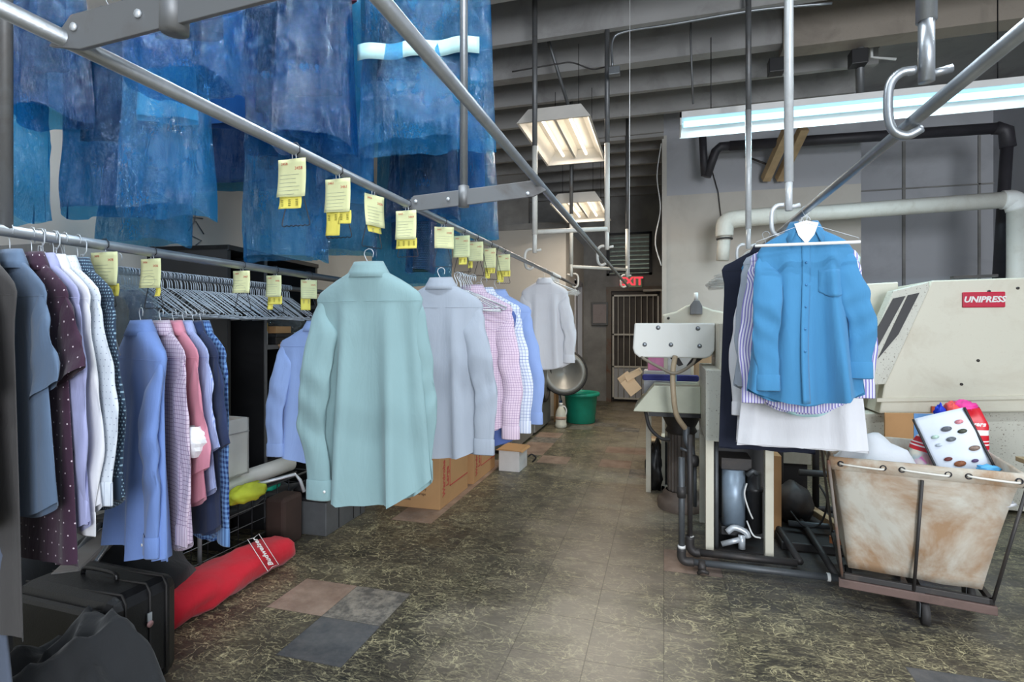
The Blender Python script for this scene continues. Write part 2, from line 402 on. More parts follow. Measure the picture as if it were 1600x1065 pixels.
    m.l(m.ramp(m.noise(5, 4, 0.6, o), [(0.3, 0.28), (0.75, 0.55)]), b.inputs['Roughness'])
    b.inputs['Specular IOR Level'].default_value = 0.4
    m.bump(m.math('SUBTRACT', m.math('MULTIPLY', m.noise(40, 3, 0.6, o), 0.06), m.math('MULTIPLY', grout, 0.5)), 0.35, 0.003)
    return m.m
fm = [floor_mat(k) for k in ('marble', 'bare_grey', 'bare_light', 'bare_pink')]
bare = {(-5, 6): 1, (-5, 7): 2, (-6, 7): 3, (-6, 11): 3, (-6, 12): 3, (-6, 13): 3, (-6, 15): 3, (-6, 16): 3, (-5, 18): 3, (-5, 19): 3, (-5, 20): 2,
        (-6, 14): 3, (-5, 21): 3, (-2, 19): 3, (-2, 17): 3, (-1, 19): 3, (-4, 17): 3, (0, 10): 3, (4, 7): 1, (3, 7): 1, (4, 6): 1, (5, 7): 1, (5, 6): 1, (3, 6): 1,
        (-4, 23): 2, (-3, 24): 2, (-4, 24): 3, (-2, 23): 2, (-4, 25): 2, (-1, 16): 2}
b = MB(); i0 = int(math.floor(XL / TS)) - 1; i1 = int(XR / TS) + 1; j0 = int(YF / TS) - 1; j1 = int(YB / TS) + 2
nx = i1 - i0 + 1
for j in range(j0, j1 + 1):
    for i in range(i0, i1 + 1): b.v.append((i * TS, 0.02 + j * TS, 0))
for j in range(j0, j1):
    for i in range(i0, i1):
        a = (j - j0) * nx + (i - i0); b.f.append((a, a + 1, a + nx + 1, a + nx)); b.sm.append(False); b.mi.append(bare.get((i, j), 0))
struct(b.build('floor', fm))

def slab(name, a, c, m):
    o = MB().box(a, c).build(name, m); o['kind'] = 'structure'; return o
slab('ceiling', (XL - .3, YF - .3, ZC), (XR + .3, YB + .3, ZC + .12), M['joist'])
slab('wall_left', (XL - .15, YF, -.05), (XL, YB, ZC), M['wall'])
slab('wall_right', (XR, YF, -.05), (XR + .15, YB, ZC), M['wall_grey'])
# rear wall with the door opening and the louvre opening
DX0, DX1, DZ = -0.915, -0.06, 2.0
LX0, LX1, LZ0, LZ1 = -1.0, -0.2, 2.28, 3.05
o = MB()
o.box((-1.6, YB, -.05), (DX0, YB + .15, 2.28)); o.box((DX1, YB, -.05), (XR, YB + .15, 2.28)); o.box((DX0, YB, DZ), (DX1, YB + .15, 2.28))
o.box((XL, YB, 2.28), (LX0, YB + .15, ZC)); o.box((LX1, YB, 2.28), (XR, YB + .15, ZC)); o.box((LX0, YB, LZ1), (LX1, YB + .15, ZC))
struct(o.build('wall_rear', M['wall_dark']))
# partition left of the passage (faces the shop), and its side along the passage
PY = 8.0; PX = -1.417
o = MB(); o.box((XL, PY, -.05), (PX, PY + .12, 2.84)); o.box((PX - .12, PY + .12, -.05), (PX, 8.85, 2.84)); o.box((PX - .12, 9.55, -.05), (PX, YB, 2.84)); o.box((PX - .12, 8.85, 2.1), (PX, 9.55, 2.84))
struct(o.build('wall_partition', M['wall']))
slab('trim_1', (XL, PY - .03, 2.84), (PX + .02, PY + .16, 2.93), M['wall_dark'])
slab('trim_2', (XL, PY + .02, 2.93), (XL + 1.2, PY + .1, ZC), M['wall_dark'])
# opening in the passage side, framed in grey
o = MB(); o.box((PX - .14, 8.82, 0), (PX + .025, 8.9, 2.12)); o.box((PX - .14, 9.5, 0), (PX + .025, 9.58, 2.12)); o.box((PX - .14, 8.82, 2.06), (PX + .025, 9.58, 2.14))
struct(o.build('trim_3', M['wall_grey']))
d = MB().box((PX - .1, 8.9, 0.01), (PX - .05, 9.5, 2.06)).build('door_2', M['wall_grey']); struct(d)
# middle wall, its edge along the passage, recess at the right
WY = 6.9; WX = 2.14
slab('wall_middle', (0.0, WY, -.05), (WX, WY + .15, 2.96), M['wall'])
slab('wall_middle', (0.0, WY, 2.96), (WX, WY + .15, ZC), M['wall_grey'])  # greyer above the paint line; colour also holds the strip reflector's shade
slab('wall_passage', (0.0, WY + .15, -.05), (0.14, YB, ZC), M['wall'])
slab('wall_recess', (WX - .15, 7.6, -.05), (XR, 7.72, ZC), M['wall_grey'])
slab('wall_return', (WX - .15, WY + .15, -.05), (WX, 7.6, ZC), M['wall_grey'])
slab('trim_4', (onY(1412, 7.59) - .015, 7.575, 0), (onY(1412, 7.59) + .015, 7.6, 3.6), M['wall_dark'])
slab('trim_5', (onY(1530, 7.59) - .012, 7.58, 0), (onY(1530, 7.59) + .012, 7.6, 3.6), M['wall_dark'])
slab('trim_6', (WX, 7.58, 3.02), (XR, 7.6, 3.035), M['wall_dark'])
slab('baseboard_middle', (0.0, WY - .015, 0), (WX, WY, .1), M['wall_dark'])
slab('trim_7', (-0.02, WY - .02, 0), (0.035, WY, 3.7), M['wall'])
# shop front behind the camera: wall with a wide window
o = MB(); o.box((XL, YF - .15, -.05), (XR, YF, 0.55)); o.box((XL, YF - .15, 3.25), (XR, YF, ZC)); o.box((XL, YF - .15, .55), (-2.9, YF, 3.25)); o.box((3.3, YF - .15, .55), (XR, YF, 3.25))
struct(o.build('wall_front', M['wall']))
o = MB()
for x in (-2.9, -0.85, 1.2, 3.25): o.box((x, YF - .1, .55), (x + .05, YF - .04, 3.25))
struct(o.build('window_1', M['steel']))

# joists under the roof slab
ys = [4.30 + .61 * k for k in range(-13, 10)]
for y in ys:
    if y > YB - .1: continue
    x1 = XR; z0 = 3.70; mm = M['joist']; th = .055
    if y > 5.3 and y < 6.5: x1 = 1.85
    if y > 6.5: x1 = 0.0 if y > WY - .2 else 1.85
    if abs(y - 4.91) < .05: th = .12
    jo = MB().box((XL, y, z0), (x1, y + th, ZC)).build('ceiling_joist', mm); jo['kind'] = 'structure'
slab('ceiling_beam', (0.95, 4.88, 3.64), (XR, 5.06, ZC), M['beam'])
slab('ceiling_beam', (1.9, 5.06, 3.9), (2.0, 7.6, ZC), M['joist'])
# edge beam where the middle wall meets the joists
slab('ceiling_beam', (-1.2, 6.78, 3.66), (0.0, 6.9, ZC), M['joist'])

# rear door: dark leaf behind a barred security gate
d = MB().box((DX0, YB + .06, 0), (DX1, YB + .1, DZ)).build('door_1', M['door_dark']); struct(d)
o = MB(); o.box((DX0 - .09, YB - .03, 0), (DX0, YB + .02, DZ + .08)); o.box((DX1, YB - .03, 0), (DX1 + .055, YB + .02, DZ + .08)); o.box((DX0, YB - .03, DZ), (DX1, YB + .02, DZ + .08))
struct(o.build('trim_8', M['rust']))
g = E('security_gate', ((DX0 + DX1) / 2, YB - .03, 0))
tag(g, 'barred metal security gate in front of the dark rear door', 'gate')
hw = (DX1 - DX0) / 2 - .02; f = MB()
for z in (.05, .62, 1.2, 1.9): f.box((-hw, -.012, z), (hw, .012, z + .03))
for x in (-hw, hw - .03): f.box((x, -.012, .05), (x + .03, .012, 1.93))
f.build('gate_frame', M['whitepipe'], g)
for k in range(7):
    x = -hw + (k + 1) * (2 * hw) / 8; MB().cyl((x, 0, .05), (x, 0, 1.92), .008, 8).build('bar', M['whitepipe'], g)
MB().box((-hw + .03, .014, .08), (hw - .03, .02, .62)).build('kick_panel', M['wall_grey'], g)
MB().box((hw - .07, -.03, .95), (hw, -.012, 1.1)).build('lock_box', M['rust'], g)

# louvre above the door, daylight through its gaps
g = E('louvre_vent', ((LX0 + LX1) / 2, YB, LZ0)); tag(g, 'slatted metal louvre above the rear door, daylight between its slats', 'louvre')
f = MB(); hw = (LX1 - LX0) / 2; H = LZ1 - LZ0
for x in (-hw, hw - .05): f.box((x, -.03, 0), (x + .05, .1, H))
for z in (0, H - .04): f.box((-hw, -.03, z), (hw, .1, z + .04))
f.build('louvre_frame', M['black'], g)
for k in range(9):
    z = .05 + k * (H - .1) / 8.6
    MB().box((-hw + .05, -.005, 0), (hw - .05, .005, .078), Matrix.Translation((0, .04, z)) @ Matrix.Rotation(R(28), 4, 'X')).build('slat', M['steel'], g)
MB().box((-hw, .14, -.05), (hw, .15, H)).build('daylit_gap', emis('daylight_seen_through_louvre', (.86, 1.0, .74, 1), 1.6), g)

s = E('exit_sign', (-.56, YB - .06, 2.16)); tag(s, 'white exit sign with red letters over the barred rear door', 'sign')
MB().box((-.19, -.02, -.1), (.19, .03, .1)).build('sign_plate', mat('pale_green_white_plate', rgb(170, 190, 160), .5), s, .004)
text_mesh('lettering', 'EXIT', .2, emis('lit_red_letters', (1, .05, .08, 1), 1.1), s, (0, -.024, 0), bold=.006)
p = E('electrical_panel', (-1.12, YB - .04, 1.6)); tag(p, 'grey electrical panel on the wall left of the barred door', 'electrical panel')
MB().box((-.15, -.04, -.22), (.15, .04, .2)).build('panel_box', M['greybox'], p, .005)
MB().box((-.12, -.05, -.18), (.12, -.04, .16)).build('panel_door', stained('dusty_panel_door', rgb(150, 140, 140), rgb(110, 100, 100), .5, 8), p, .003)
o = MB().tube([(-.35, YB - .1, 1.995), (-.05, YB - .1, 2.0), (-.02, YB - .1, 1.97), (-.02, YB - .1, .1)], .022, 10).build('conduit', M['whitepipe']); tag(o, 'cream conduit running over and down the right edge of the barred door', 'pipe')

# ---------------------------------------------------------------- ceiling lights
def troffer(x0, x1, y0, y1, z, label, power, tilt=0.0):
    cx, cy = (x0 + x1) / 2, (y0 + y1) / 2; W, L = (x1 - x0), (y1 - y0)
    g = E('ceiling_light', (cx, cy, z), rot=(tilt, 0, 0)); tag(g, label, 'ceiling light', 'hanging twin-tube light fixtures')
    hw, hl = W / 2, L / 2
    h = MB()   # outer housing, open below
    o_ = [(-hw, -hl, 0), (hw, -hl, 0), (hw, hl, 0), (-hw, hl, 0)]; t_ = [(-hw * .72, -hl * .9, .13), (hw * .72, -hl * .9, .13), (hw * .72, hl * .9, .13), (-hw * .72, hl * .9, .13)]
    i_ = [(-hw * .94, -hl * .97, 0), (hw * .94, -hl * .97, 0), (hw * .94, hl * .97, 0), (-hw * .94, hl * .97, 0)]; k_ = [(-hw * .66, -hl * .86, .115), (hw * .66, -hl * .86, .115), (hw * .66, hl * .86, .115), (-hw * .66, hl * .86, .115)]
    vs = o_ + t_ + i_ + k_
    fs = [(4, 5, 6, 7)] + [(a, (a + 1) % 4, 4 + (a + 1) % 4, 4 + a) for a in range(4)] + [(a, 8 + a, 8 + (a + 1) % 4, (a + 1) % 4) for a in range(4)] + [(8 + a, 12 + a, 12 + (a + 1) % 4, 8 + (a + 1) % 4) for a in range(4)] + [(15, 14, 13, 12)]
    h.add(vs, fs).build('housing', M['reflector'], g)
    r_ = MB().prism([(-.03, .115), (.03, .115), (.012, .03), (-.012, .03)], L * .84, Matrix.Translation((0, -L * .42, 0)))
    r_.build('centre_ridge', M['reflector'], g)
    for s_ in (-1, 1):
        MB().cyl((s_ * hw * .38, -hl * .82, .06), (s_ * hw * .38, hl * .82, .06), .013, 10).build('tube', M['tube'], g)
    for s_ in (-1, 1): area('lamp_glow', (s_ * hw * .38, 0, .040), .02, L * .80, power / 2, (1, .87, .72), (0, 0, 0), g)
    for s_ in (-1, 1):
        for e_ in (-1, 1):
            MB().cyl((s_ * hw * .6, e_ * hl * .7, .12), (s_ * hw * .6, e_ * hl * .7, 3.7 - z), .003, 6).build('hanger_rod', M['darksteel'], g)
    return g
troffer(-1.17, -.56, 4.28, 5.50, 3.02, 'larger white ceiling light with two warm tubes, nearest the big rails', 16)
troffer(-1.3, -.69, 6.25, 7.45, 2.80, 'smaller white ceiling light with two warm tubes, farther down the aisle', 28)
# strip lights; the front ones are unseen fill added to light the near half
def strip(x0, x1, y, z, label, power, group=None):
    g = E('strip_light', ((x0 + x1) / 2, y, z)); tag(g, label, 'strip light', group); hw = (x1 - x0) / 2
    MB().prism([(-.07, .06), (-.07, .11), (.06, .11), (.16, -.03), (.157, -.035), (.05, .06)], 2 * hw, Matrix.Rotation(R(-90), 4, 'Z') @ Matrix.Scale(-1, 4, (1, 0, 0)) @ Matrix.Translation((0, -hw, 0))).build('reflector', M['white'], g)
    for e_ in (-hw, hw - .012): MB().prism([(-.07, .0), (-.07, .11), (.06, .11), (.16, -.03), (.06, -.02)], .012, Matrix.Rotation(R(-90), 4, 'Z') @ Matrix.Scale(-1, 4, (1, 0, 0)) @ Matrix.Translation((0, e_, 0))).build('end_cap', M['white'], g)
    for s_ in (-1, 1): MB().cyl((-hw + .03, s_ * .035, .028), (hw - .03, s_ * .035, .028), .014, 10).build('tube', M['tube_cool'], g)
    area('lamp_glow', (0, 0, .010), 2 * hw * .96, .03, power, (.62, .88, 1.0) if label.startswith('long strip light with') else (.86, .94, 1.0), (0, 0, 0), g)
    for s_ in (-1, 1): MB().cyl((s_ * hw * .8, 0, .1), (s_ * hw * .8, 0, 3.72 - z), .004, 6).build('hanger_rod', M['darksteel'], g)
    return g
strip(.13, 2.57, 4.7, 3.0, 'long strip light with glowing blue-white tubes crossing the upper right', 40)
strip(-2.2, .24, 1.3, 3.45, 'added fill strip light above the near clothes rails, out of view', 62, 'added fill lights over the front of the shop')
strip(-1.2, 1.24, -1.2, 3.45, 'added fill strip light behind the viewer, out of view', 62, 'added fill lights over the front of the shop')
strip(1.0, 3.44, 1.6, 3.45, 'added fill strip light over the laundry cart, out of view', 55, 'added fill lights over the front of the shop')

# ================================================================ RAILS
ZR = 1.82
def rail(name, label, a, b_, r, m=None, cat='rail'):
    o = MB().cyl(a, b_, r, 14).build(name, m or M['steel']); tag(o, label, cat); return o
RX1, RX2, RXA, RXB, RX3 = -.97, -.445, -1.8, -2.35, .565
ZA = 1.61
rail('hanging_rail', 'long grey steel rail carrying yellow tickets, from upper left to the white shirt', (RX1, .1, ZR), (RX1, 6.3, ZR), .0145)
rail('hanging_rail', 'bare grey steel rail running from the top centre to the exit sign', (RX2, .1, ZR + .05), (RX2, 7.2, ZR + .05), .0145)
rail('hanging_rail', 'lower left grey rail carrying the coloured shirts and three tickets', (RXA, .3, ZA), (RXA, 3.1, ZA), .017)
rail('hanging_rail', 'rear left rail packed with empty wire hangers', (RXB, .3, ZA - .02), (RXB, 3.35, ZA - .02), .016)
rail('hanging_rail', 'steel rail at upper right that carries the bright blue shirt', (RX3, .3, ZR), (RX3, 4.6, ZR), .0145)
HX1, HX2, HZ = -1.85, -1.1, 3.12
rail('high_rail', 'high rail above the frame holding the blue bags nearest the wall', (-1.95, .2, HZ), (-1.95, 4.3, HZ), .015)
rail('high_rail', 'high rail above the frame holding the big blue bags in the middle', (-1.1, .2, HZ + .1), (-1.1, 3.1, HZ + .1), .015)
for x, y in ((-1.95, .5), (-1.95, 3.9), (-1.1, .6), (-1.1, 3.0)):
    o = MB().cyl((x, y, HZ), (x, y, 4.06), .008, 8).build('rail_drop_rod', M['steel_dull']); tag(o, 'thin rod holding up a high rail of blue bags', 'rod', 'rods of the high rails')

# flat cross bars bolted between the two middle rails, each on a drop pipe
def crossbar(y, label, labelp):
    g = E('cross_bar', (0, y, 0)); tag(g, label, 'bar')
    x0, x1 = RX1 - .01, RX2 + .01; z = ZR + .0
    pts = [(x0 - .02, z - .01), (x0 + .03, z + .035), (x1 - .03, z + .06), (x1 + .02, z + .02), (x1 - .03, z + .0), (x0 + .05, z - .025)]
    MB().prism(pts, .008, Matrix.Translation((0, -.004, 0))).build('flat_bar', M['steel_dull'], g, .0015)
    xm = (RX1 + RX2) / 2 - .035
    MB().tube([(xm, .006, z - .02), (xm, .006, z + .06)], .021, 14).build('socket', M['steel_dull'], g)
    for x in (x0 + .04, x1 - .05, xm - .06):
        MB().cyl((x, -.008, z + .012), (x, -.004, z + .012), .007, 8).build('bolt', M['silverwire'], g)
    o = MB().cyl((xm, y + .006, z + .06), (xm, y + .006, 4.04), .0155, 14).build('drop_pipe', M['steel']); tag(o, labelp, 'pipe')
crossbar(.665, 'flat steel bar with a pipe socket at the top left corner', 'short end of pipe above the top left flat bar')
crossbar(1.94, 'flat grey steel bar joining the two middle rails below the tall drop pipe', 'tall grey drop pipe in front of the blue bags')

# C hooks
def chook(x, y, zr, side=-1, big=1.0, m=None):
    pts = cat_rom([(x, y, zr + .115 * big), (x + side * .03 * big, y, zr + .112 * big), (x + side * .052 * big, y, zr + .085 * big), (x + side * .055 * big, y, zr + .02 * big), (x + side * .045 * big, y, zr - .02 * big), (x + side * .018 * big, y, zr - .036 * big), (x - side * .012 * big, y, zr - .022 * big)], 5)
    return MB().tube(pts, .0105 * big, 10)
def drop(x, y, zr, top, label, side=-1, white_to=None, m_low=None, hookx=None):
    g = E('drop_pipe_hanger', (0, 0, 0)); tag(g, label, 'pipe hanger')
    px_ = x - side * .022
    m_low = m_low or M['whitepipe']
    zb = zr + .105
    zt = white_to if white_to else top
    MB().cyl((px_, y, zb + .12), (px_, y, zt), .021, 14).build('lower_pipe', m_low, g)
    MB().cyl((px_, y, zb - .02), (px_, y, zb + .14), .0165, 14).build('reducer', m_low, g)
    if white_to: MB().cyl((px_, y, zt), (px_, y, top), .020, 14).build('upper_pipe', M['steel_dull'], g)
    chook(x, y, zr, side).build('hook', m_low, g)
    MB().cyl((px_, y, zb - .005), (px_ - side * .05, y, zb + .005), .010, 8).build('set_screw', m_low, g)
    return g
drop(RX1, 4.0, ZR, 3.9, 'white pipe hanger holding the ticket rail, left leg of the near frame', -1, 2.72)
drop(RX2 - .01, 4.32, ZR + .05, 3.9, 'white pipe hanger holding the bare rail, right leg of the near frame', -1, 2.8)
o = MB().cyl((RX1 + .02, 4.03, 2.07), (RX2 + .01, 4.31, 2.12), .018, 12).build('frame_crossbar', M['whitepipe']); tag(o, 'white horizontal pipe joining the two near pipe hangers', 'pipe')
drop(RX1 + .0, 5.95, ZR, 3.9, 'white pipe hanger beside the hanger bundle, left leg of the far frame', 1, 2.6)
drop(RX2 - .01, 6.75, ZR + .05, 3.9, 'white pipe hanger over the exit sign, right leg of the far frame', -1, 2.55)
o = MB().cyl((RX1 - .02, 5.97, 2.02), (RX2, 6.74, 2.05), .018, 12).build('frame_crossbar', M['whitepipe']); tag(o, 'white horizontal pipe joining the two far pipe hangers', 'pipe')
drop(RX3, 2.89, ZR, 3.95, 'pale grey pipe hanger right above the bright blue shirt', -1, None, M['palepipe'])
drop(RX3, 4.19, ZR, 3.95, 'pale pipe hanger above the white hanger bundle, left of the other', -1, 2.9, M['palepipe'])
g = drop(RX3, 1.233 * 1.17 + .02, ZR, 3.95, 'thick steel pipe hanger with a big hook in the upper right corner', -1, None, M['steel'])
# grey post at the left frame edge, carries the lower left rail
o = MB().cyl((RXA, 1.08, ZA), (RXA, 1.08, 4.05), .016, 12).build('rail_post', M['steel_dull']); tag(o, 'dark vertical post at the left edge of the photo', 'post')
o = MB().cyl((-2.36, onX(312, -2.36), 0), (-2.36, onX(312, -2.36), 1.28), .011, 12).build('chrome_post', M['silverwire']); tag(o, 'thin chrome upright in front of the black shelving', 'post')
# left rails' slotted bracket
o = MB(); o.prism([(-2.35, 1.50), (-2.3, 1.6), (-1.8, 1.60), (-1.77, 1.52), (-1.9, 1.46), (-2.2, 1.45)], .006, Matrix.Translation((0, 1.22, 0)))
tag(o.build('rail_bracket', M['steel_dull'], bevel=.002), 'grey flat bracket joining the two lower left rails', 'bracket')
# ================================================================ CLOTHES
def hanger_mb(hook_r=.018, w=.20, drop=.105, h=.075, r=.0014):
    """wire hanger, hook top at the origin, lying in the x-z plane"""
    b = MB()
    hk = [(.016, 0, -.028), (.019, 0, -.012), (.012, 0, -.001), (0, 0, .002), (-.013, 0, -.004), (-.017, 0, -.016), (-.01, 0, -.032), (-.002, 0, -.045), (0, 0, -.06), (0, 0, -.078)]
    b.tube(hk, r, 6)
    b.tube([(0, 0, -.078), (.03, 0, -.092), (w, 0, -.078 - h), (w * .97, 0, -.088 - h), (-w * .97, 0, -.088 - h), (-w, 0, -.078 - h), (-.03, 0, -.092), (0, 0, -.078)], r, 6, caps=False)
    return b
def hanger(label, loc, rz=0, m='silverwire', group=None, **k):
    o = hanger_mb(**k).build('wire_hanger', M[m]); o.location = loc; o.rotation_euler = (0, 0, rz); tag(o, label, 'hanger', group); return o

def shirt(label, m, loc, rz=0, L=.76, W=.52, drop=.085, back=True, sleeve='long', seed=1, fold=1.0, collar=True, sl=None, sr=None,
          name='dress_shirt', cat='shirt', D=.032, cuff_m=None, hang=None, hm='silverwire', pocket=False, hemc=.07, shoulder=.215, collar_m=None, splay=0.0, hook_drop=0.0, btn=None, zc=0.0, sleeve_r=1.0, flat=1.0):
    """a garment on a hanger. hook top at loc, front/back toward -y. z measured down from the hook."""
    rnd = random.Random(seed)
    g = E(name, (loc[0], loc[1], loc[2]), rz); tag(g, label, cat)
    z0 = -drop
    ph = [rnd.uniform(0, 2 * PI) for _ in range(12)]; kx = [rnd.uniform(26, 34), rnd.uniform(44, 56), rnd.uniform(70, 86)]; dr = [rnd.uniform(-1.6, 1.6) for _ in range(3)]
    kx = [rnd.uniform(36, 46), rnd.uniform(64, 80), rnd.uniform(110, 130)]; dr = [rnd.uniform(-.5, .5) for _ in range(3)]
    def F_(x, s, q):
        o = 6 * (s > 0); q1 = 1.05 - .13 * q
        v = .62 * math.sin(kx[0] * x * q1 + ph[0 + o] + dr[0] * q) + .34 * math.sin(kx[1] * x * q1 + ph[1 + o] + dr[1] * q) + .10 * math.sin(kx[2] * x + ph[2 + o])
        return v - .30 * v * v
    sh = shoulder
    prof = [(0, .060, .034), (.014, .088, .036), (.032, .122, .036), (.052, .155, .036), (.074, sh - .014, .035), (.098, sh + .000, .034), (.13, sh - .004, .034), (.17, sh - .012, .034), (.23, sh - .012, D + .002)]
    prof = [(a_, b_, c_ * flat) for a_, b_, c_ in prof]; D = D * flat; fold = fold * (.35 + .65 * flat)
    def wd(dz):
        for i in range(len(prof) - 1):
            if dz <= prof[i + 1][0]:
                t = (dz - prof[i][0]) / (prof[i + 1][0] - prof[i][0]); return prof[i][1] + t * (prof[i + 1][1] - prof[i][1]), prof[i][2] + t * (prof[i + 1][2] - prof[i][2])
        t = min(1, (dz - .23) / max(.01, (L - .23))); return prof[-1][1] + (W / 2 - prof[-1][1]) * t ** .9, D + .012 * t * flat
    def S(x, dz, s, off=0.0):       # s=-1 front of the mesh (toward the viewer), +1 rear
        w_, d_ = wd(dz); u = max(-1, min(1, x / w_))
        q = max(0.0, (dz - .10) / (L - .10)); A = (.005 + .046 * q ** .75) * fold if dz > .1 else .004 * fold * dz / .1
        y = s * d_ * math.sqrt(max(0, 1 - abs(u) ** 2.6)) + s * off
        env = max(0.0, 1 - abs(u) ** 8)
        y += A * F_(x, s, q * 2) * .5 * env
        y += .004 * noise.noise(Vector((x * 7, dz * 3, seed + s * 3))) * env
        return Vector((x, y, z0 - dz))
    NU = 64; rows = []; uv = []
    dzs = [p[0] for p in prof]; nlow = 26
    for i in range(1, nlow + 1): dzs.append(.23 + (L - .23) * i / nlow)
    for dz in dzs:
        r_ = []
        for k in range(NU):
            a = 2 * PI * k / NU; cx = math.cos(a); u = math.copysign(abs(cx) ** .72, cx); s = -1 if math.sin(a) < 0 else 1
            w_, _ = wd(dz); x = w_ * u
            # shirt-tail hem: sides ride up
            t = max(0, (dz - .35) / (L - .35)); dz2 = dz - hemc * t * t * abs(u) ** 2.2 + (.012 * t if s > 0 else 0)
            p = S(x, dz2, s); 
            w2, _ = wd(dz2)
            r_.append(p); uv.append((x + (3 if s > 0 else 0), dz2))
        rows.append(r_)
    mb = MB(); mb.grid(rows, True, True)
    mb.build('shirt_body' if name != 'trousers' else 'leg_panel', m, g, uv=uv)
    # sleeves
    cm = cuff_m or m
    for side in (-1, 1):
        spec = (sl if side < 0 else sr) or {}
        if sleeve == 'none' or spec.get('none'): continue
        long_ = sleeve == 'long'
        LS = spec.get('L', .58 if long_ else .24); out = spec.get('out', .02); fwd = spec.get('fwd', -.03) * (1 if flat == 1 else .25); inn = spec.get('inn', 0.0)
        def lerp(tab, t):
            for i in range(len(tab) - 1):
                if t <= tab[i + 1][0]:
                    q = (t - tab[i][0]) / (tab[i + 1][0] - tab[i][0]); q = q * q * (3 - 2 * q); return tab[i][1] + (tab[i + 1][1] - tab[i][1]) * q
            return tab[-1][1]
        if long_:
            XO = [(0, sh - .020), (.16, sh + .010), (.45, sh + .024 + out * .6), (.7, sh + .03 + out), (1, sh + .012 + out - inn)]
            WD = [(0, .006), (.1, .05), (.24, .112), (.45, .115), (.8, .098), (1, .088)]
        else:
            XO = [(0, sh - .020), (.4, sh + .022 + out * .4), (1, sh + .05 + out)]
            WD = [(0, .006), (.35, .085), (1, .155)]
        LT = LS + .05; SEG = 22; n = 40 if long_ else 20; rows = []; uvs = []
        def ring(t, wk=1.0, dzx=0.0, tk=1.0):
            xo = lerp(XO, t); wdt = lerp(WD, t) * sleeve_r * wk; c_ = xo - lerp(WD, t) * sleeve_r / 2; hw_ = wdt / 2; r_ = []
            ht = (hw_ * .30 * flat + .003) * tk; yc = fwd * min(1, t * 2.2) + .010 * math.sin(t * 5 + ph[4]) * t
            for k in range(SEG):
                a = 2 * PI * k / SEG
                cr = .0045 * fold * math.sin(t * 34 + a * 2 + ph[3] + side) * math.exp(-((t - .6) / .2) ** 2) / max(1, fold * .6) + .003 * math.sin(t * 16 + math.cos(a) * 3 + ph[5]) * min(1, t * 4)
                ln = .006 * noise.noise(Vector((math.cos(a) * 1.6 + seed, side * 5, t * 3))) * min(1, t * 4)
                ex = .005 * noise.noise(Vector((seed + side * 3, t * 9, math.cos(a)))) * min(1, t * 3)
                x = side * (c_ + math.cos(a) * (hw_ + ex)); z = z0 - .070 - t * LT - dzx
                if not long_: z += (abs(x) - sh) * .42 * t
                r_.append(Vector((x, yc + math.sin(a) * ht + cr * (1 if math.sin(a) >= 0 else -1) * .6 + ln, z))); uvs.append((math.cos(a) * hw_ + side, t * LS))
            return r_
        for i in range(n + 1): rows.append(ring(i / n))
        MB().grid(rows, True, True).build('sleeve', m, g, uv=uvs)
        if long_:
            rows = []; uvs = []
            for q, k_ in ((-.004, 1.0), (.0, 1.07), (.062, 1.10), (.066, 1.06), (.060, .98)): rows.append(ring(1.0, k_, q, 1.15))
            MB().grid(rows, True, True).build('cuff', cm, g, uv=uvs)
            if spec.get('button'):
                p = rows[2][int(SEG * .68)]; MB().cyl(p + Vector((0, -.001, .03)), p + Vector((0, -.0035, .03)), .005, 10).build('button', btn or M['white'], g)
    # collar
    if collar:
        col = collar_m or m
        rows = []; uvs = []
        N = 36
        def cring(hw, hd, z, lift=0.0):
            r_ = []
            for k in range(N + 1):
                if back: a = PI * .5 + 2 * PI * k / N       # closed ring
                else: a = -PI / 2 + R(27) + (2 * PI - R(54)) * k / N    # open at the front (-y)
                x = hw * math.cos(a); y = hd * math.sin(a)
                r_.append(Vector((x, y, z + lift * (1 + math.sin(a)) * .5)))
            return r_
        zt = z0 + .032 + zc
        rr = [cring(.058, .030, z0 - .008), cring(.053, .028, z0 + .012 + zc), cring(.050, .026, zt - .006, .004), cring(.0535, .029, zt - .002, .004), cring(.061, .034, z0 + .016 + zc, .003), cring(.073, .041, z0 - .004, .002), cring(.084, .047, z0 - .024, 0)]; rr = [[Vector((p.x, p.y * (.45 + .55 * flat), p.z)) for p in r_] for r_ in rr]
        if not back:
            last = rr[-1]
            for e_, k0 in ((0, 1), (N, -1)):
                for q, am in ((0, 1.0), (1, .75), (2, .5), (3, .28), (4, .1)):
                    i = e_ + k0 * q; p = last[i]; last[i] = Vector((p.x * (1 - .0 * am) + (.022 * am if p.x > 0 else -.022 * am), p.y - .010 * am, p.z - .048 * am))
        for r_ in rr:
            for k in range(N + 1): uvs.append((k * .012, r_[k].z))
        MB().grid(rr, True, False).build('collar', col, g, uv=uvs, solid=.0012)
    if back and collar:
        # yoke seam across the back
        pts = [S(x * wd(.105)[0], .105, -1, .0006) for x in [(-.98 + 1.96 * k / 30) for k in range(31)]]
        MB().tube(pts, .0009, 4).build('yoke_seam', m, g)
    if not back:
        rows = []; uvs = []
        for i in range(40):
            dz = .012 + (L - .02) * i / 39; xo = .004 * math.sin(dz * 9 + ph[2])
            r_ = [S(x + xo, dz, -1, .0022) for x in (-.016, -.008, 0, .008, .016)]; rows.append(r_); uvs += [(x, dz) for x in (-.016, -.008, 0, .008, .016)]
        MB().grid(rows, True).build('placket', m, g, uv=uvs, solid=.0008)
        for i in range(6):
            dz = .05 + .093 * i; c_ = S(.004 * math.sin(dz * 9 + ph[2]), dz, -1, .0035)
            MB().cyl(c_, c_ + Vector((0, -.0022, 0)), .0052, 10).build('button', btn or M['white'], g)
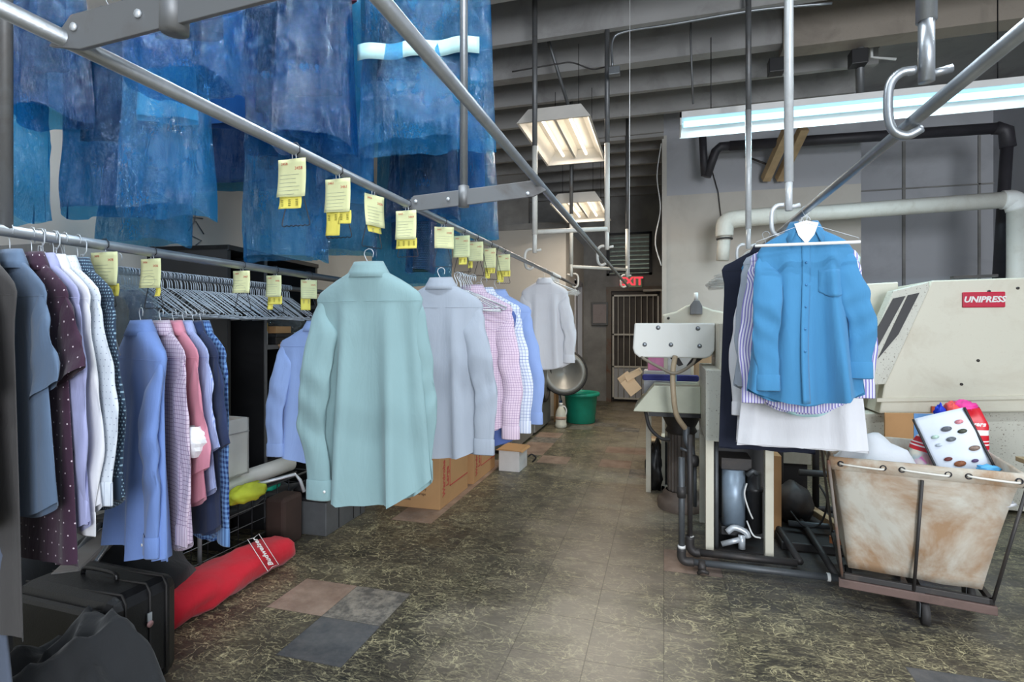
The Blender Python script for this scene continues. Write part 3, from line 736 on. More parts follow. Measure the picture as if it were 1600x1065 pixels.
        if pocket:
            rows = []; uvs = []
            for i in range(10):
                dz = .175 + .115 * i / 9; r_ = []
                hw = .055 if i < 8 else .055 - .02 * (i - 7)
                for k in range(9): x = .105 + hw * (k / 4 - 1); r_.append(S(x, dz, -1, .0022)); uvs.append((x, dz))
                rows.append(r_)
            MB().grid(rows, True).build('pocket', m, g, uv=uvs, solid=.0008)
    if hang:
        hanger(hang, loc, rz, hm, w=.165, h=.098)
    return g

F_ = {}
F_['mint'] = fabric('mint_cotton', rgb(140, 170, 174), trans=.12)
F_['paleblue'] = fabric('pale_grey_blue_cotton', rgb(168, 177, 190), trans=.12)
F_['whitecot'] = fabric('white_cotton', rgb(226, 227, 232), trans=.1)
F_['brightblue'] = fabric('bright_blue_cotton', rgb(68, 130, 174))
F_['periwinkle'] = fabric('periwinkle_cotton', rgb(118, 146, 206), trans=.08)
F_['lightblue'] = fabric('light_blue_oxford', rgb(150, 174, 224), trans=.08)
F_['lilac'] = fabric('lilac_cotton', rgb(160, 164, 204))
F_['pinkcheck'] = fabric('pink_check', rgb(206, 190, 206), 'grid', rgb(112, 80, 120), .014)
F_['pinkcheck2'] = fabric('pink_blue_small_check', rgb(216, 196, 212), 'grid', rgb(140, 104, 150), .012)
F_['bluegrid'] = fabric('white_blue_grid', rgb(222, 228, 240), 'grid', rgb(80, 110, 176), .016)
F_['pink'] = fabric('pink_cotton', rgb(206, 136, 154))
F_['stripe'] = fabric('blue_pin_stripe', rgb(170, 182, 218), 'stripes', rgb(132, 148, 200), .006)
F_['navy'] = fabric('navy_cotton', rgb(46, 58, 92))
F_['gingham'] = fabric('blue_gingham', rgb(112, 152, 204), 'gingham', rgb(30, 56, 112), .018)
F_['burgundy'] = fabric('burgundy_dotted', rgb(62, 40, 58), 'dots', rgb(214, 200, 208), .034)
F_['whitedot'] = fabric('white_micro_dot', rgb(206, 214, 224), 'dots', rgb(140, 150, 170), .017)
F_['navydot'] = fabric('navy_micro_dot', rgb(44, 60, 80), 'dots', rgb(132, 160, 178), .010)
F_['steelblue'] = fabric('steel_blue_cotton', rgb(96, 116, 142))
F_['charcoal'] = fabric('charcoal_wool', rgb(70, 68, 68))
F_['greywool'] = fabric('grey_wool', rgb(104, 104, 114))
F_['greyblue'] = fabric('grey_blue_wool', rgb(84, 92, 108))
F_['denim'] = fabric('blue_denim', rgb(46, 74, 112))
F_['denim_dk'] = fabric('dark_denim', rgb(44, 50, 62))
F_['lilacstripe'] = fabric('lilac_stripe', rgb(216, 214, 232), 'stripes', rgb(126, 120, 184), .012)
F_['darknavy'] = fabric('near_black_navy', rgb(38, 42, 58))
F_['royal'] = fabric('blue_work_cotton', rgb(84, 104, 164))
F_['tissue'] = mat('white_tissue', rgb(228, 230, 234), .7)
F_['aqua'] = fabric('pale_aqua', rgb(170, 206, 208))
F_['khaki'] = fabric('tan_strap', rgb(170, 138, 108))

# ---------------------------------------------------------------- order tickets
def ticket(rail_x, rail_z, y, rz, label, num='3478', w=.088, h=.118, low=((0, 1, .03),), circle=False, wire='loop', group='order tickets on the rails', rr=.0145, clip2=False, lift=0.0):
    g = E('order_ticket', (rail_x, y, rail_z + rr), rz); tag(g, label, 'ticket', None)
    # hook over the rail (bulldog clip on a wire)
    hk = MB(); r = .0016
    hk.tube([(.0, -rr - .004, -rr - .012), (.0, -rr - .003, -.008), (0, -rr * .4, .003), (0, rr * .5, .003), (0, rr + .002, -.01), (0, rr + .001, -.022)] if False else
            [(-rr - .003, 0, -rr - .004), (-rr - .002, 0, -.006), (-rr * .5, 0, .0035), (rr * .5, 0, .0035), (rr + .003, 0, -.008), (rr + .003, 0, -.022), (.002, 0, -.034)], r, 6)
    hk.build('hook', M['darksteel'], g)
    zc = -.040 - lift
    c_ = MB(); c_.box((-.014, -.004, zc - .011), (.014, .004, zc)); c_.tube([(-.006, 0, zc), (-.006, -.001, zc + .014), (0, -.001, zc + .018), (.006, -.001, zc + .014), (.006, 0, zc)], .0015, 6)
    c_.build('clip', M['silverwire'], g)
    rnd = random.Random(int(abs(y) * 1000))
    def paper(x0, x1, zt, zb, yo, nm, m, curl):
        rows = []
        for i in range(9):
            t = i / 8; z = zt + (zb - zt) * t
            rows.append([(x0 + (x1 - x0) * k / 6, yo - curl * t * t * (.6 + .4 * math.sin(k * .9)) + .0015 * math.sin(k + t * 4), z) for k in range(7)])
        return MB().grid(rows, True).build(nm, m, g, solid=.0005)
    off = rnd.uniform(-.006, .006)
    paper(-w / 2 + off, w / 2 + off, zc - .001, zc - h, -.005, 'ticket_slip', M['paper'], .010)
    if num:
        text_mesh('number', num, .0125, M['redink'], g, (w * .26 + off, -.0072, zc - .028), ext=.0002)
        text_mesh('number', num, .0105, M['redink'], g, (-w * .26 + off, -.0068, zc - .014), ext=.0002)
        ln = MB()
        for k in range(6):
            z = zc - .045 - k * .011; t = (zc - z) / h; yy = -.0058 - .010 * t * t - .0006
            ln.box((-w * .4 + off, yy - .0004, z), (w * (.1 + .3 * rnd.random()) + off, yy, z + .0008))
        ln.build('handwriting', M['greyink'], g)
    if circle:
        pts = [(off + .028 * math.cos(a * PI / 12), -.0125 - .0, zc - .082 + .019 * math.sin(a * PI / 12)) for a in range(24)]
        MB().tube(pts, .0004, 4, close=True).build('pen_circle', M['greyink'], g)
    for (a, b_, hh) in low:
        x0 = -w / 2 + off + a * w; x1 = -w / 2 + off + b_ * w
        paper(x0, x1, zc - h + .006, zc - h - hh, .000, 'coupon_strip', M['coupon'], .006)
        dk = MB()
        for k in range(max(1, int((b_ - a) * 4))):
            xx = x0 + (x1 - x0) * (k + .6) / max(1, int((b_ - a) * 4))
            for q in range(4): dk.box((xx - .004, -.008 * .9, zc - h - .008 - q * .005), (xx + .004, -.0072 * 1, zc - h - .0065 - q * .005))
        dk.build('printed_lines', M['greyink'], g)
    if wire == 'loop':
        zb = -.215; a = .0015
        pts = [(0, .004, zc - .012), (-.044, .006, zb + .004)] + [(-.044 + .088 * k / 12, .006, zb - .0035 * (k % 2) - .004) for k in range(13)] + [(.044, .006, zb + .004), (0, .004, zc - .012)]
        MB().tube(pts, a, 6, caps=False).build('wire_triangle', M['darksteel'], g)
    return g
T1 = [(460, 0, 'large yellow ticket, leftmost on the upper middle rail', dict(num='3458', h=.105, low=((0, .8, .03),))),
      (528, 0, 'yellow ticket with an L-shaped coupon strip, second on the upper middle rail', dict(num='3461', h=.105, low=((0, .55, .07), (.5, 1, .035)))),
      (583, 72, 'yellow ticket seen edge-on above the mint shirt', dict(num='3436', h=.11, low=((.2, .9, .02),))),
      (636, 0, 'yellow ticket hanging right behind the flat bar, with a full coupon strip', dict(num='3449', h=.115, low=((0, 1, .035),))),
      (692, 28, 'folded yellow ticket above the grey-blue shirt', dict(num='3440', h=.10, low=())),
      (722, 0, 'yellow ticket in the far group, above the pale shirt collar, small coupon', dict(num='3452', h=.11, low=((.3, .8, .035),))),
      (743, 0, 'second yellow ticket of the far group of four', dict(num='3453', h=.105, low=((0, .3, .035),))),
      (765, 0, 'third yellow ticket of the far group, narrow one', dict(num='3454', h=.115, w=.075, low=((.1, .9, .03), (.1, .5, .06)))),
      (786, 0, 'last yellow ticket of the upper rail, nearest the white shirt', dict(num='3455', h=.105, low=((0, .5, .07), (.4, 1, .035))))]
for px, rz, lab, kw in T1: ticket(RX1, ZR, onX(px, RX1), R(rz), lab, **kw)
TA = [(163, 0, 'wide yellow ticket marked 3478 on the lower left rail, big coupon sheet', dict(num='3478', w=.118, h=.112, low=((0, 1, .036), (0, .5, .062)))),
      (238, 0, 'yellow ticket with a pen circle, second on the lower left rail', dict(num='3436', w=.094, h=.108, low=((.68, .92, .03),), circle=True)),
      (378, 0, 'small yellow ticket above the black shelving on the lower left rail', dict(num='3447', w=.09, h=.10, low=(), circle=True)),
      (430, 0, 'yellow ticket with a coupon strip, left of the mint shirt', dict(num='3446', w=.086, h=.105, low=((.05, 1, .035), (.05, .4, .06)))),
      (482, 40, 'turned yellow ticket touching the shoulder of the mint shirt', dict(num='3445', w=.08, h=.10, low=((0, .6, .06),)))]
for px, rz, lab, kw in TA: ticket(RXA, ZA, onX(px, RXA), R(rz), lab, rr=.017, **kw)
# bare clips with no ticket on them
def bare_clip(x, z, y, label, long=False):
    g = E('clip_hook', (x, y, z)); tag(g, label, 'clip')
    MB().tube([(-.02, 0, -.02), (-.02, 0, -.004), (-.008, 0, .0205), (.01, 0, .0205), (.021, 0, .006), (.02, 0, -.02), (.004, 0, -.04)], .0018, 6).build('hook', M['silverwire'], g)
    c_ = MB(); c_.box((-.016, -.005, -.062), (.016, .005, -.048)); c_.tube([(-.006, 0, -.048), (-.005, 0, -.03), (.005, 0, -.03), (.006, 0, -.048)], .0018, 6); c_.build('clip', M['silverwire'], g)
    MB().tube([(0, 0, -.062), (-.04, 0, -.2), (.04, 0, -.205), (0, 0, -.062)], .0015, 6, caps=False).build('wire_triangle', M['darksteel'], g)
bare_clip(RXA, ZA, onX(62, RXA), 'empty spring clip hanging left of another, near the white dotted shirt')
bare_clip(RXA, ZA, onX(86, RXA), 'empty spring clip on the rail just right of its twin')
bare_clip(RXA, ZA - .01, onX(128, RXA), 'dark clip hooked on the rail beside the widest ticket')
for k, px in enumerate((752, 775)):
    y = onX(px, RX1); o = MB().tube([(-.01, 0, -.03), (-.016, 0, .0), (0, 0, .017), (.016, 0, 0), (.004, 0, -.04), (-.04, 0, -.19), (.04, 0, -.2), (.004, 0, -.04)], .0017, 6, caps=False).build('wire_triangle_hook', M['darksteel']); o.location = (RX1, y, ZR)
    tag(o, ['black wire triangle hook without a ticket, after the second far ticket', 'black wire triangle hook without a ticket, before the last far ticket'][k], 'hook')
# cluster of spare metal clips on triangle wires below the widest ticket
yk = onX(150, RXA)
for k in range(6):
    rnd = random.Random(40 + k)
    o = MB(); o.tube([(-.008, 0, 0), (-.008, 0, .01), (0, 0, .016), (.008, 0, .01), (0, 0, -.03)], .0016, 6); o.tube([(0, 0, -.03), (-.042, 0, -.155), (.042, 0, -.16), (0, 0, -.03)], .0019, 6, caps=False); o.box((-.013, -.004, -.036), (.013, .004, -.022))
    o = o.build('spare_clip', M['silverwire'] if k % 2 else M['steel_dull']); o.location = (RXA + rnd.uniform(-.03, .03), yk - .005 + k * .012, ZA - .215 + rnd.uniform(-.01, .012)); o.rotation_euler = (0, rnd.uniform(-.15, .15), rnd.uniform(-.5, .5))
    tag(o, 'silver spring clip on a wire triangle, bunched below the widest ticket', 'clip', 'spare clips bunched under a ticket')

# ---------------------------------------------------------------- shirts: middle row
ym = onX(580, RX1)
shirt('mint green dress shirt hanging back-on in the centre foreground', F_['mint'], (RX1 - .01, ym, ZR - .215), R(2), L=.80, W=.47, drop=.075, back=True, seed=3, fold=1.9,
      sl=dict(out=.015, fwd=-.05, L=.60, inn=.02, button=True), sr=dict(out=.01, fwd=.02, L=.53), hang='wire hanger holding the mint shirt', hemc=.10, shoulder=.20)
y2 = onX(689, RX1)
shirt('pale grey-blue dress shirt right behind the mint one', F_['paleblue'], (RX1, y2, ZR - .215), R(2), L=.78, W=.48, drop=.075, back=True, seed=8, fold=1.8,
      sl=dict(out=.02), sr=dict(out=.05, fwd=-.04, L=.56), hang='wire hanger holding the pale grey-blue shirt', hemc=.09, shoulder=.20, hm='whitewire')
shirt('pink small-check shirt behind the pale grey-blue one', F_['pinkcheck2'], (RX1, y2 + .42, ZR - .205), R(4), L=.74, W=.5, seed=12, sl=dict(), sr=dict(out=.03), hang='wire hanger holding the pink small-check shirt')
shirt('white and blue grid shirt at the far end of the middle row', F_['bluegrid'], (RX1, y2 + .60, ZR - .205), R(0), L=.74, W=.5, seed=13, hang='wire hanger holding the blue grid shirt', sr=dict(out=.05))
shirt('clear light blue shirt, hindmost of the middle row', F_['lightblue'], (RX1 + .02, y2 + .78, ZR - .205), R(-4), L=.76, W=.5, seed=14, hang='wire hanger holding the hindmost blue shirt', sr=dict(out=.06, L=.56))
shirt('dark blue work shirt low between the boxes and the grid shirt', F_['royal'], (RX1, y2 + .51, ZR - .24), R(0), L=.80, W=.46, seed=15, sleeve='none', hang='wire hanger holding the dark blue work shirt', name='work_shirt')
yw = onX(851, RX1)
shirt('small bright white shirt hanging alone down the aisle', F_['whitecot'], (RX1, yw, ZR + .017), R(6), L=.74, W=.52, drop=.11, seed=21, shoulder=.20, fold=1.5, sl=dict(out=.02, L=.5), sr=dict(out=.04, L=.5), hang='wire hanger holding the small white shirt', hm='whitewire', hemc=.09)
# ---------------------------------------------------------------- left row on the lower rail
rowA = [
 ('grey wool jacket sleeve at the very left edge', F_['greywool'], 0.97, dict(L=.72, sleeve='short', seed=31, name='jacket', cat='jacket')),
 ('long charcoal trousers-suit hanging closest to the left edge', F_['charcoal'], 1.04, dict(L=.98, W=.46, sleeve='none', seed=32, hemc=.0, name='jacket', cat='jacket')),
 ('steel blue short-sleeved shirt in front of the burgundy one', F_['steelblue'], 1.11, dict(L=.72, sleeve='short', seed=33)),
 ('burgundy shirt with white dots and short sleeves', F_['burgundy'], 1.165, dict(L=.86, W=.50, sleeve='short', seed=34, hemc=.02, sr=dict(L=.22, out=.06))),
 ('lilac long-sleeved shirt between the burgundy and white ones', F_['lilac'], 1.195, dict(L=.80, seed=35, sr=dict(L=.56, out=.03, fwd=-.02))),
 ('white long-sleeved shirt with a light sheen beside the lilac one', F_['whitecot'], 1.225, dict(L=.76, seed=36, sr=dict(L=.60, out=.035, fwd=-.02))),
 ('white shirt with tiny grey dots', F_['whitedot'], 1.255, dict(L=.75, seed=37, sr=dict(L=.52, out=.06, fwd=-.01))),
 ('navy shirt covered in pale micro dots', F_['navydot'], 1.295, dict(L=.76, seed=38, sr=dict(L=.52, out=.03, fwd=-.02))),
]
for lab, m_, y, kw in rowA:
    shirt(lab, m_, (RXA, y - .02, ZA + .02), R(-10), drop=.105, fold=.5, D=.022, flat=.42, shoulder=.20, hang='wire hanger holding the ' + ' '.join(lab.split()[:5]), **kw)
shirt('slate grey-blue trousers hanging low in the bottom left corner', F_['greyblue'], (RXA - .01, .985, .93), 0, L=.55, W=.4, sleeve='none', seed=39, hemc=0, collar=False, name='trousers', cat='trousers', D=.018, fold=.5, shoulder=.17)
tag(hanger('wire hanger holding the slate trousers low at the left edge', (RXA - .01, .985, .93), 0, w=.15), None, None)
yb = onX(212, RXA)
shirt('periwinkle blue dress shirt hanging back-on below the circled ticket', F_['periwinkle'], (RXA + .0, yb + .02, ZA - .205), R(-22), L=.79, W=.46, drop=.075, seed=41, fold=1.5, D=.026, sl=dict(out=.0, L=.5), sr=dict(out=-.005, fwd=-.035, L=.57, button=True), hang='wire hanger holding the periwinkle shirt', hemc=.03)
rowB = [('lilac check shirt just behind the periwinkle one', F_['pinkcheck'], .08, dict(L=.80, seed=42, sr=dict(out=.02, L=.57)), 'lilac check'),
        ('pink long-sleeved shirt with a tissue-filled cuff', F_['pink'], .135, dict(L=.66, seed=43, sleeve='short', sr=dict(out=.04, L=.40)), 'pink'),
        ('blue pin-striped shirt squeezed between pink and navy', F_['stripe'], .18, dict(L=.64, seed=44, sleeve='short', sr=dict(out=.045, L=.34)), 'pin-striped'),
        ('navy blazer-like shirt behind the striped one', F_['navy'], .225, dict(L=.80, W=.44, seed=45, sleeve='short', sr=dict(out=.065, L=.34)), 'navy'),
        ('blue gingham long-sleeved shirt, last of the left row', F_['gingham'], .262, dict(L=.84, seed=46, W=.38, sl=dict(out=.0, L=.62), sr=dict(out=.02, L=.64)), 'gingham')]
for lab, m_, dy, kw, sh_ in rowB:
    shirt(lab, m_, (RXA, yb + .02 + dy, ZA - .205), R(-20), drop=.075, fold=.7, D=.020, flat=.36, shoulder=.20, hang='wire hanger holding the %s shirt of the left row' % sh_, **kw)
# tissue stuffed in the pink cuff
o = MB(); rows = []
for i in range(9):
    t = i / 8; r_ = .045 * math.sin(PI * (t * .8 + .12)) + .006
    rows.append([(r_ * math.cos(a * PI / 7) * (1 + .5 * noise.noise(Vector((a * .9, i * .7, 1)))), r_ * .7 * math.sin(a * PI / 7) * (1 + .25 * noise.noise(Vector((a, i, 7)))), -.11 * t) for a in range(14)])
o = o.grid(rows, False, True).build('tissue_wad', F_['tissue']); o.location = (onY(303, yb + .06), yb + .06, .985); tag(o, 'white tissue paper bulging from the pink sleeve', 'tissue')
shirt('light blue oxford shirt left behind the mint one', F_['lightblue'], (RXA + .02, onX(470, RXA) + .10, ZA - .19), R(4), L=.72, W=.5, drop=.08, seed=48, fold=.8, sl=dict(out=.02, fwd=-.05, L=.5), hang='wire hanger holding the light blue oxford shirt')

# empty hangers on the rear left rail
hm = hanger_mb(hook_r=.02, w=.215, h=.13, r=.0023)
h0 = hm.build('wire_hanger', mat('pale_steel_wire', rgb(196, 206, 216), .4, 0, .05)); rnd = random.Random(5)
y0, y1 = onX(188, RXB), onX(452, RXB)
NH = 74
for k in range(NH):
    o = h0 if k == 0 else h0.copy()
    if k: COL.objects.link(o)
    o.location = (RXB, y0 + (y1 - y0) * k / (NH - 1) + rnd.uniform(-.004, .004), ZA - .02 + .018); o.rotation_euler = (rnd.uniform(-.03, .03), rnd.uniform(-.05, .05), rnd.uniform(-.10, .10))
    tag(o, 'empty silver wire hanger in the packed row on the rear left rail', 'hanger', 'empty wire hangers on the rear left rail')
# denim and dark trousers on the rear rail, left of the empties
for k, (px, m_, lab, LL) in enumerate([(128, 'denim_dk', 'dark trousers folded over a hanger on the rear rail, leftmost', .55), (150, 'charcoal', 'charcoal trousers on the rear rail beside the jeans', .7), (172, 'denim', 'blue jeans folded over a hanger on the rear rail', .42), (196, 'denim', 'second pair of jeans touching the empty hangers', .40)]):
    shirt(lab, F_[m_], (RXB, onX(px, RXB), ZA - .005), 0, L=LL, W=.34, drop=.10, sleeve='none', collar=False, seed=60 + k, hemc=0, D=.02, fold=.6, shoulder=.18, name='trousers', cat='trousers', hang='wire hanger of the %s' % lab)

# ---------------------------------------------------------------- right row
yr = onX(1252, RX3)
shirt('bright blue long-sleeved shirt facing front on the right rail', F_['brightblue'], (RX3 + .01, yr, ZR + .016), R(-4), L=.74, W=.45, drop=.085, back=False, seed=72, fold=2.3, sl=dict(out=-.01, fwd=-.05, L=.50), sr=dict(out=.05, fwd=-.02, L=.44), hang='wire hanger holding the bright blue shirt', pocket=True, hemc=.06, shoulder=.185, btn=mat('blue_button', rgb(60, 120, 170), .3), zc=.004)
# white collar card and the paper-tube hanger in front of it
cc = MB().prism([(-.046, .024), (0, .036), (.046, .024), (.030, -.025), (.004, -.058), (-.004, -.058), (-.030, -.025)], .002).build('collar_card', M['white'], None); cc.location = (RX3 + .01, yr - .042, ZR + .016 - .088); tag(cc, 'white card tucked inside the bright blue collar', 'card')
g = E('trouser_hanger', (RX3, yr - .085, ZR + .016)); tag(g, 'white paper-tube hanger in front of the bright blue shirt', 'hanger')
MB().tube([(.016, 0, -.028), (.019, 0, -.012), (.012, 0, -.001), (0, 0, .002), (-.013, 0, -.004), (-.017, 0, -.016), (-.01, 0, -.032), (0, 0, -.05), (0, 0, -.07), (.19, 0, -.14), (.19, 0, -.155), (-.19, 0, -.155), (-.19, 0, -.14), (0, 0, -.07)], .0010, 6).build('wire', M['silverwire'], g)
MB().cyl((-.195, 0, -.157), (.195, 0, -.157), .0065, 12).build('paper_tube', M['white'], g)
rowR = [('lilac striped shirt directly behind the bright blue one', 'lilacstripe', .09, -.08, dict(L=.78, W=.38, seed=81, sl=dict(out=.02, L=.56), sr=dict(out=.04, L=.52)), 'lilac striped'),
        ('pale aqua shirt, its tail showing under the bright blue hem', 'aqua', .15, 0, dict(L=.80, W=.3, seed=82, sleeve='none'), 'pale aqua'),
        ('pale lilac-white shirt with its sleeve at the left of the group', 'paleblue', .21, -.12, dict(L=.74, seed=83, sl=dict(out=.01, L=.5), sr=dict(none=True)), 'lilac-white'),
        ('white uniform coat, lower edge showing over the laundry cart', 'whitecot', .28, .03, dict(L=.97, W=.56, seed=84, hemc=.0, sl=dict(none=True), sr=dict(none=True)), 'white uniform'),
        ('second white coat with a wide sleeve behind the first', 'whitecot', .36, -.05, dict(L=.97, W=.5, seed=85, hemc=.0, sl=dict(out=.04, L=.66), sr=dict(none=True)), 'second white'),
        ('bright blue shirt with a narrow strip showing between white coats', 'brightblue', .43, -.05, dict(L=.99, W=.40, seed=86, sleeve='none', hemc=0), 'narrow blue'),
        ('near-black navy coat, longest of the right-hand row', 'darknavy', .52, -.34, dict(L=1.04, W=.46, seed=87, hemc=.0, sl=dict(none=True), sr=dict(none=True)), 'near-black navy')]
for lab, m_, dy, dx, kw, sh_ in rowR:
    shirt(lab, F_[m_], (RX3 + .05 + dx * .3, yr + dy, ZR + .016), R(-3), drop=.095, fold=1.0, D=.024, flat=.6, hang='wire hanger holding the %s garment' % sh_, **kw)
# spare hangers bunched on the right rail beyond the clothes, and beside the small white shirt
def bunch(x, y, z, n, label, group, dirv, rz, m='whitewire', w=.2):
    o0 = hanger_mb(w=w, h=.09, r=.0024).build('wire_hanger', M[m]); rr = random.Random(int(y * 10))
    for k in range(n):
        o = o0 if k == 0 else o0.copy()
        if k: COL.objects.link(o)
        o.location = (x, y + dirv * k, z); o.rotation_euler = (rr.uniform(-.04, .04), rr.uniform(-.08, .08), rz + rr.uniform(-.12, .12)); tag(o, label, 'hanger', group)
bunch(RX3 - .03, 3.80, ZR + .016, 56, 'white wire hanger in the dense bunch left of the navy coat', 'white hangers bunched on the right rail', .016, R(0), 'whitewire')
bunch(RX1, yw + .28, ZR + .016, 22, 'white hanger in the bunch behind the small white shirt', 'white hangers bunched beyond the small white shirt', .018, R(0), 'whitewire')
bunch(RX1, onX(700, RX1) + .12, ZR - .215, 8, 'thin wire hanger of the few hooked behind the pale collar', 'wire hangers behind the pale grey-blue shirt', .03, R(0), 'silverwire')
# ================================================================ BLUE BAGGED CLOTHES
KB = {2: 1.12, 4: 1.04, 16: 1.08, 9: 1.12, 17: 1.18, 18: .86, 7: 1.03}
def bag(label, x, y, ztop, zbot, W, dpt=.11, rz=0, seed=1, m='film', garment=None, gl=None, glab=None, gz=None, gname='garment', gcat='garment', gw=None, gy=0.0):
    kk = KB.get(seed, 1.0); x, y, ztop, zbot, W = x * kk, y * kk, CAMH + (ztop - CAMH) * kk, CAMH + (zbot - CAMH) * kk, W * kk
    if gl: gl *= kk
    if gw: gw *= kk
    g = E('garment_bag', (x, y, ztop), rz); tag(g, label, 'garment bag')
    H = ztop - zbot; rows = []; NU = 72; NV = 46; rnd = random.Random(seed)
    o_ = Vector((seed * 7.3, seed * 1.7, 0)); ph = [rnd.uniform(0, 6.28) for _ in range(6)]
    for i in range(NV + 1):
        t = i / NV; z = -H * t; s = min(1, (H * t) / .11)
        hw = (.04 + (W / 2 - .04) * s ** .8) * (.88 + .16 * t) * (1 + .03 * math.sin(3 * t + ph[0])) ; hd = (.02 + (dpt / 2) * min(1, s)) * (1 + .25 * t)
        r_ = []
        for k in range(NU):
            a = 2 * PI * k / NU; cx, sx = math.cos(a), math.sin(a)
            xx = hw * math.copysign(abs(cx) ** .8, cx); yy = hd * math.copysign(abs(sx) ** .7, sx)
            p = Vector((xx, yy, z))
            q = Vector((xx * 9 + (20 if sx > 0 else 0), yy * 2, z * 1.1)) + o_
            n1 = noise.noise(q); n2 = noise.noise(Vector((q.x * 2.4, q.y, q.z * 1.6))); n3 = noise.noise(Vector((q.x * 4.5, q.y, q.z * 5)))
            am = .022 * s + .020 * t
            d = am * (n1 * 1.0 + (.5 - abs(n2) * 1.6) * .6 + n3 * .22)
            p.y += d * (1 if sx > 0 else -1); p.x += d * .3 * (1 if cx > 0 else -1); p.x += .012 * t * cx * noise.noise(Vector((z * 3, seed, cx)))
            p.z += t ** 6 * (.016 * noise.noise(Vector((xx * 6, seed, 0))) - .03 * abs(cx) ** 6)
            r_.append(p)
        rows.append(r_)
    MB().grid(rows, True, True).build('plastic_film', M[m], g)
    MB().tube([(.016, 0, .03), (.018, 0, .045), (.01, 0, .058), (0, 0, .06), (-.012, 0, .054), (-.015, 0, .04), (-.004, 0, .02), (0, 0, 0), (0, 0, -.05)], .0014, 6).build('hanger_hook', M['silverwire'], g)
    if ztop > 2: MB().cyl((0, 0, .058), (0, 0, 4.05 - ztop), .0012, 6).build('suspension_wire', M['silverwire'], g)
    if garment:
        shirt(glab, F_[garment] if garment in F_ else M[garment], (x, y + gy, ztop + .05), rz, L=gl or H * .8, W=min(gw or 9, W * .72), drop=.10, sleeve='short' if gname == 'jacket' else 'none', seed=seed + 100, collar=False, D=dpt * .20, flat=.55, fold=.7, hemc=0, name=gname, cat=gcat, shoulder=min(.20, W * .34))
F_['bag_navy'] = fabric('navy_suiting', rgb(28, 32, 52)); F_['bag_black'] = fabric('black_suiting', rgb(22, 22, 28)); F_['bag_plum'] = fabric('plum_suiting', rgb(64, 26, 48))
F_['bag_blue'] = fabric('blue_dress_cloth', rgb(70, 110, 170)); F_['bag_green'] = fabric('dark_green_sequins', rgb(30, 62, 62), 'dots', rgb(120, 160, 160), .012); F_['bag_aqua'] = fabric('aqua_dress', rgb(110, 190, 190)); F_['bag_pale'] = fabric('pale_shirting', rgb(190, 205, 215))
# near group, middle rail: the big folded trousers bag right of centre
bag('wide blue bag at the top centre with navy trousers over pale paper', -1.02, 2.22, 3.12, 2.15, 0.6, 0.13, R(8), 1, 'film', 'bag_navy', .62, 'navy trousers folded over pale paper inside the widest blue bag', gname='trousers', gcat='trousers', gw=.5, gy=-.045)
pp = MB(); rows = [[(-.27 + .54 * k / 30, -.012 * math.sin(k * .55), z) for k in range(31)] for z in (0, -.07)]
pp = MB().grid(rows).build('paper_guard', mat('pale_mint_paper', rgb(176, 214, 214), .8), solid=.001); pp.location = (-1.02, 2.115, 2.57); pp.rotation_euler = (0, 0, R(8)); tag(pp, 'pale mint paper band wrapped over the navy trousers in the widest bag', 'paper')
bag('blue bag with a mint stripe of dress just left of the widest one', -1.36, 2.1, 3.12, 1.98, 0.22, 0.14, R(50), 2, 'film', 'bag_aqua', .9, 'aqua dress in the narrow bag left of the widest bag', gname='dress', gcat='dress', gw=.22)
bag('deep blue bag with dark and plum suits above the first tickets', -1.44, 1.99, 3.12, 2.12, 0.32, 0.2, R(20), 3, 'film_dark', 'bag_plum', .72, 'plum jacket in the deep blue bag above the first tickets', gname='jacket', gcat='jacket')
bag('deep blue bag with a black suit, second of the dark pair', -1.66, 2.05, 3.12, 2.15, 0.32, 0.2, R(14), 4, 'film_dark', 'bag_black', .75, 'black jacket in the second deep blue bag', gname='jacket', gcat='jacket')
# below / behind it
bag('blue bag with black trousers hanging below the widest one', -1.45, 3.1, 2.95, 2.03, 0.46, 0.13, R(6), 5, 'film_dark', 'bag_black', .80, 'black skirt in the bag below the widest bag', gname='skirt', gcat='skirt')
bag('far blue bag on the right end, shiny and pale, next to the flat bar', -1.3, 3.55, 2.95, 1.97, 0.32, 0.2, R(-10), 6, 'film', 'bag_blue', .7, 'blue dress in the shiny pale bag at the right end', gname='dress', gcat='dress')
bag('long blue bag reaching lowest, right of the mint collar', -1.85, 3.75, 3.0, 1.66, 0.6, 0.15, R(4), 7, 'film', 'bag_blue', 1.0, 'blue gown in the bag that reaches lowest', gname='gown', gcat='dress', gw=.34)
bag('narrow blue bag with a dark green sequinned dress', -1.6, 3.38, 2.9, 1.73, 0.18, 0.12, R(0), 8, 'film_dark', 'bag_green', 1.12, 'dark green sequinned dress in the narrow bag', gname='dress', gcat='dress', gw=.17)
bag('crinkled blue bag right behind the second and third tickets', -1.628, 2.48, 2.95, 1.73, 0.34, 0.16, R(25), 9, 'film', 'bag_pale', .9, 'pale dress in the crinkled bag behind the second ticket', gname='dress', gcat='dress', gw=.24)
bag('broad blue bag behind the first ticket with a dark edge', -1.9, 2.38, 2.95, 1.7, 0.42, 0.15, R(12), 10, 'film', 'bag_navy', .72, 'navy jacket in the broad bag behind the first ticket', gname='jacket', gcat='jacket')
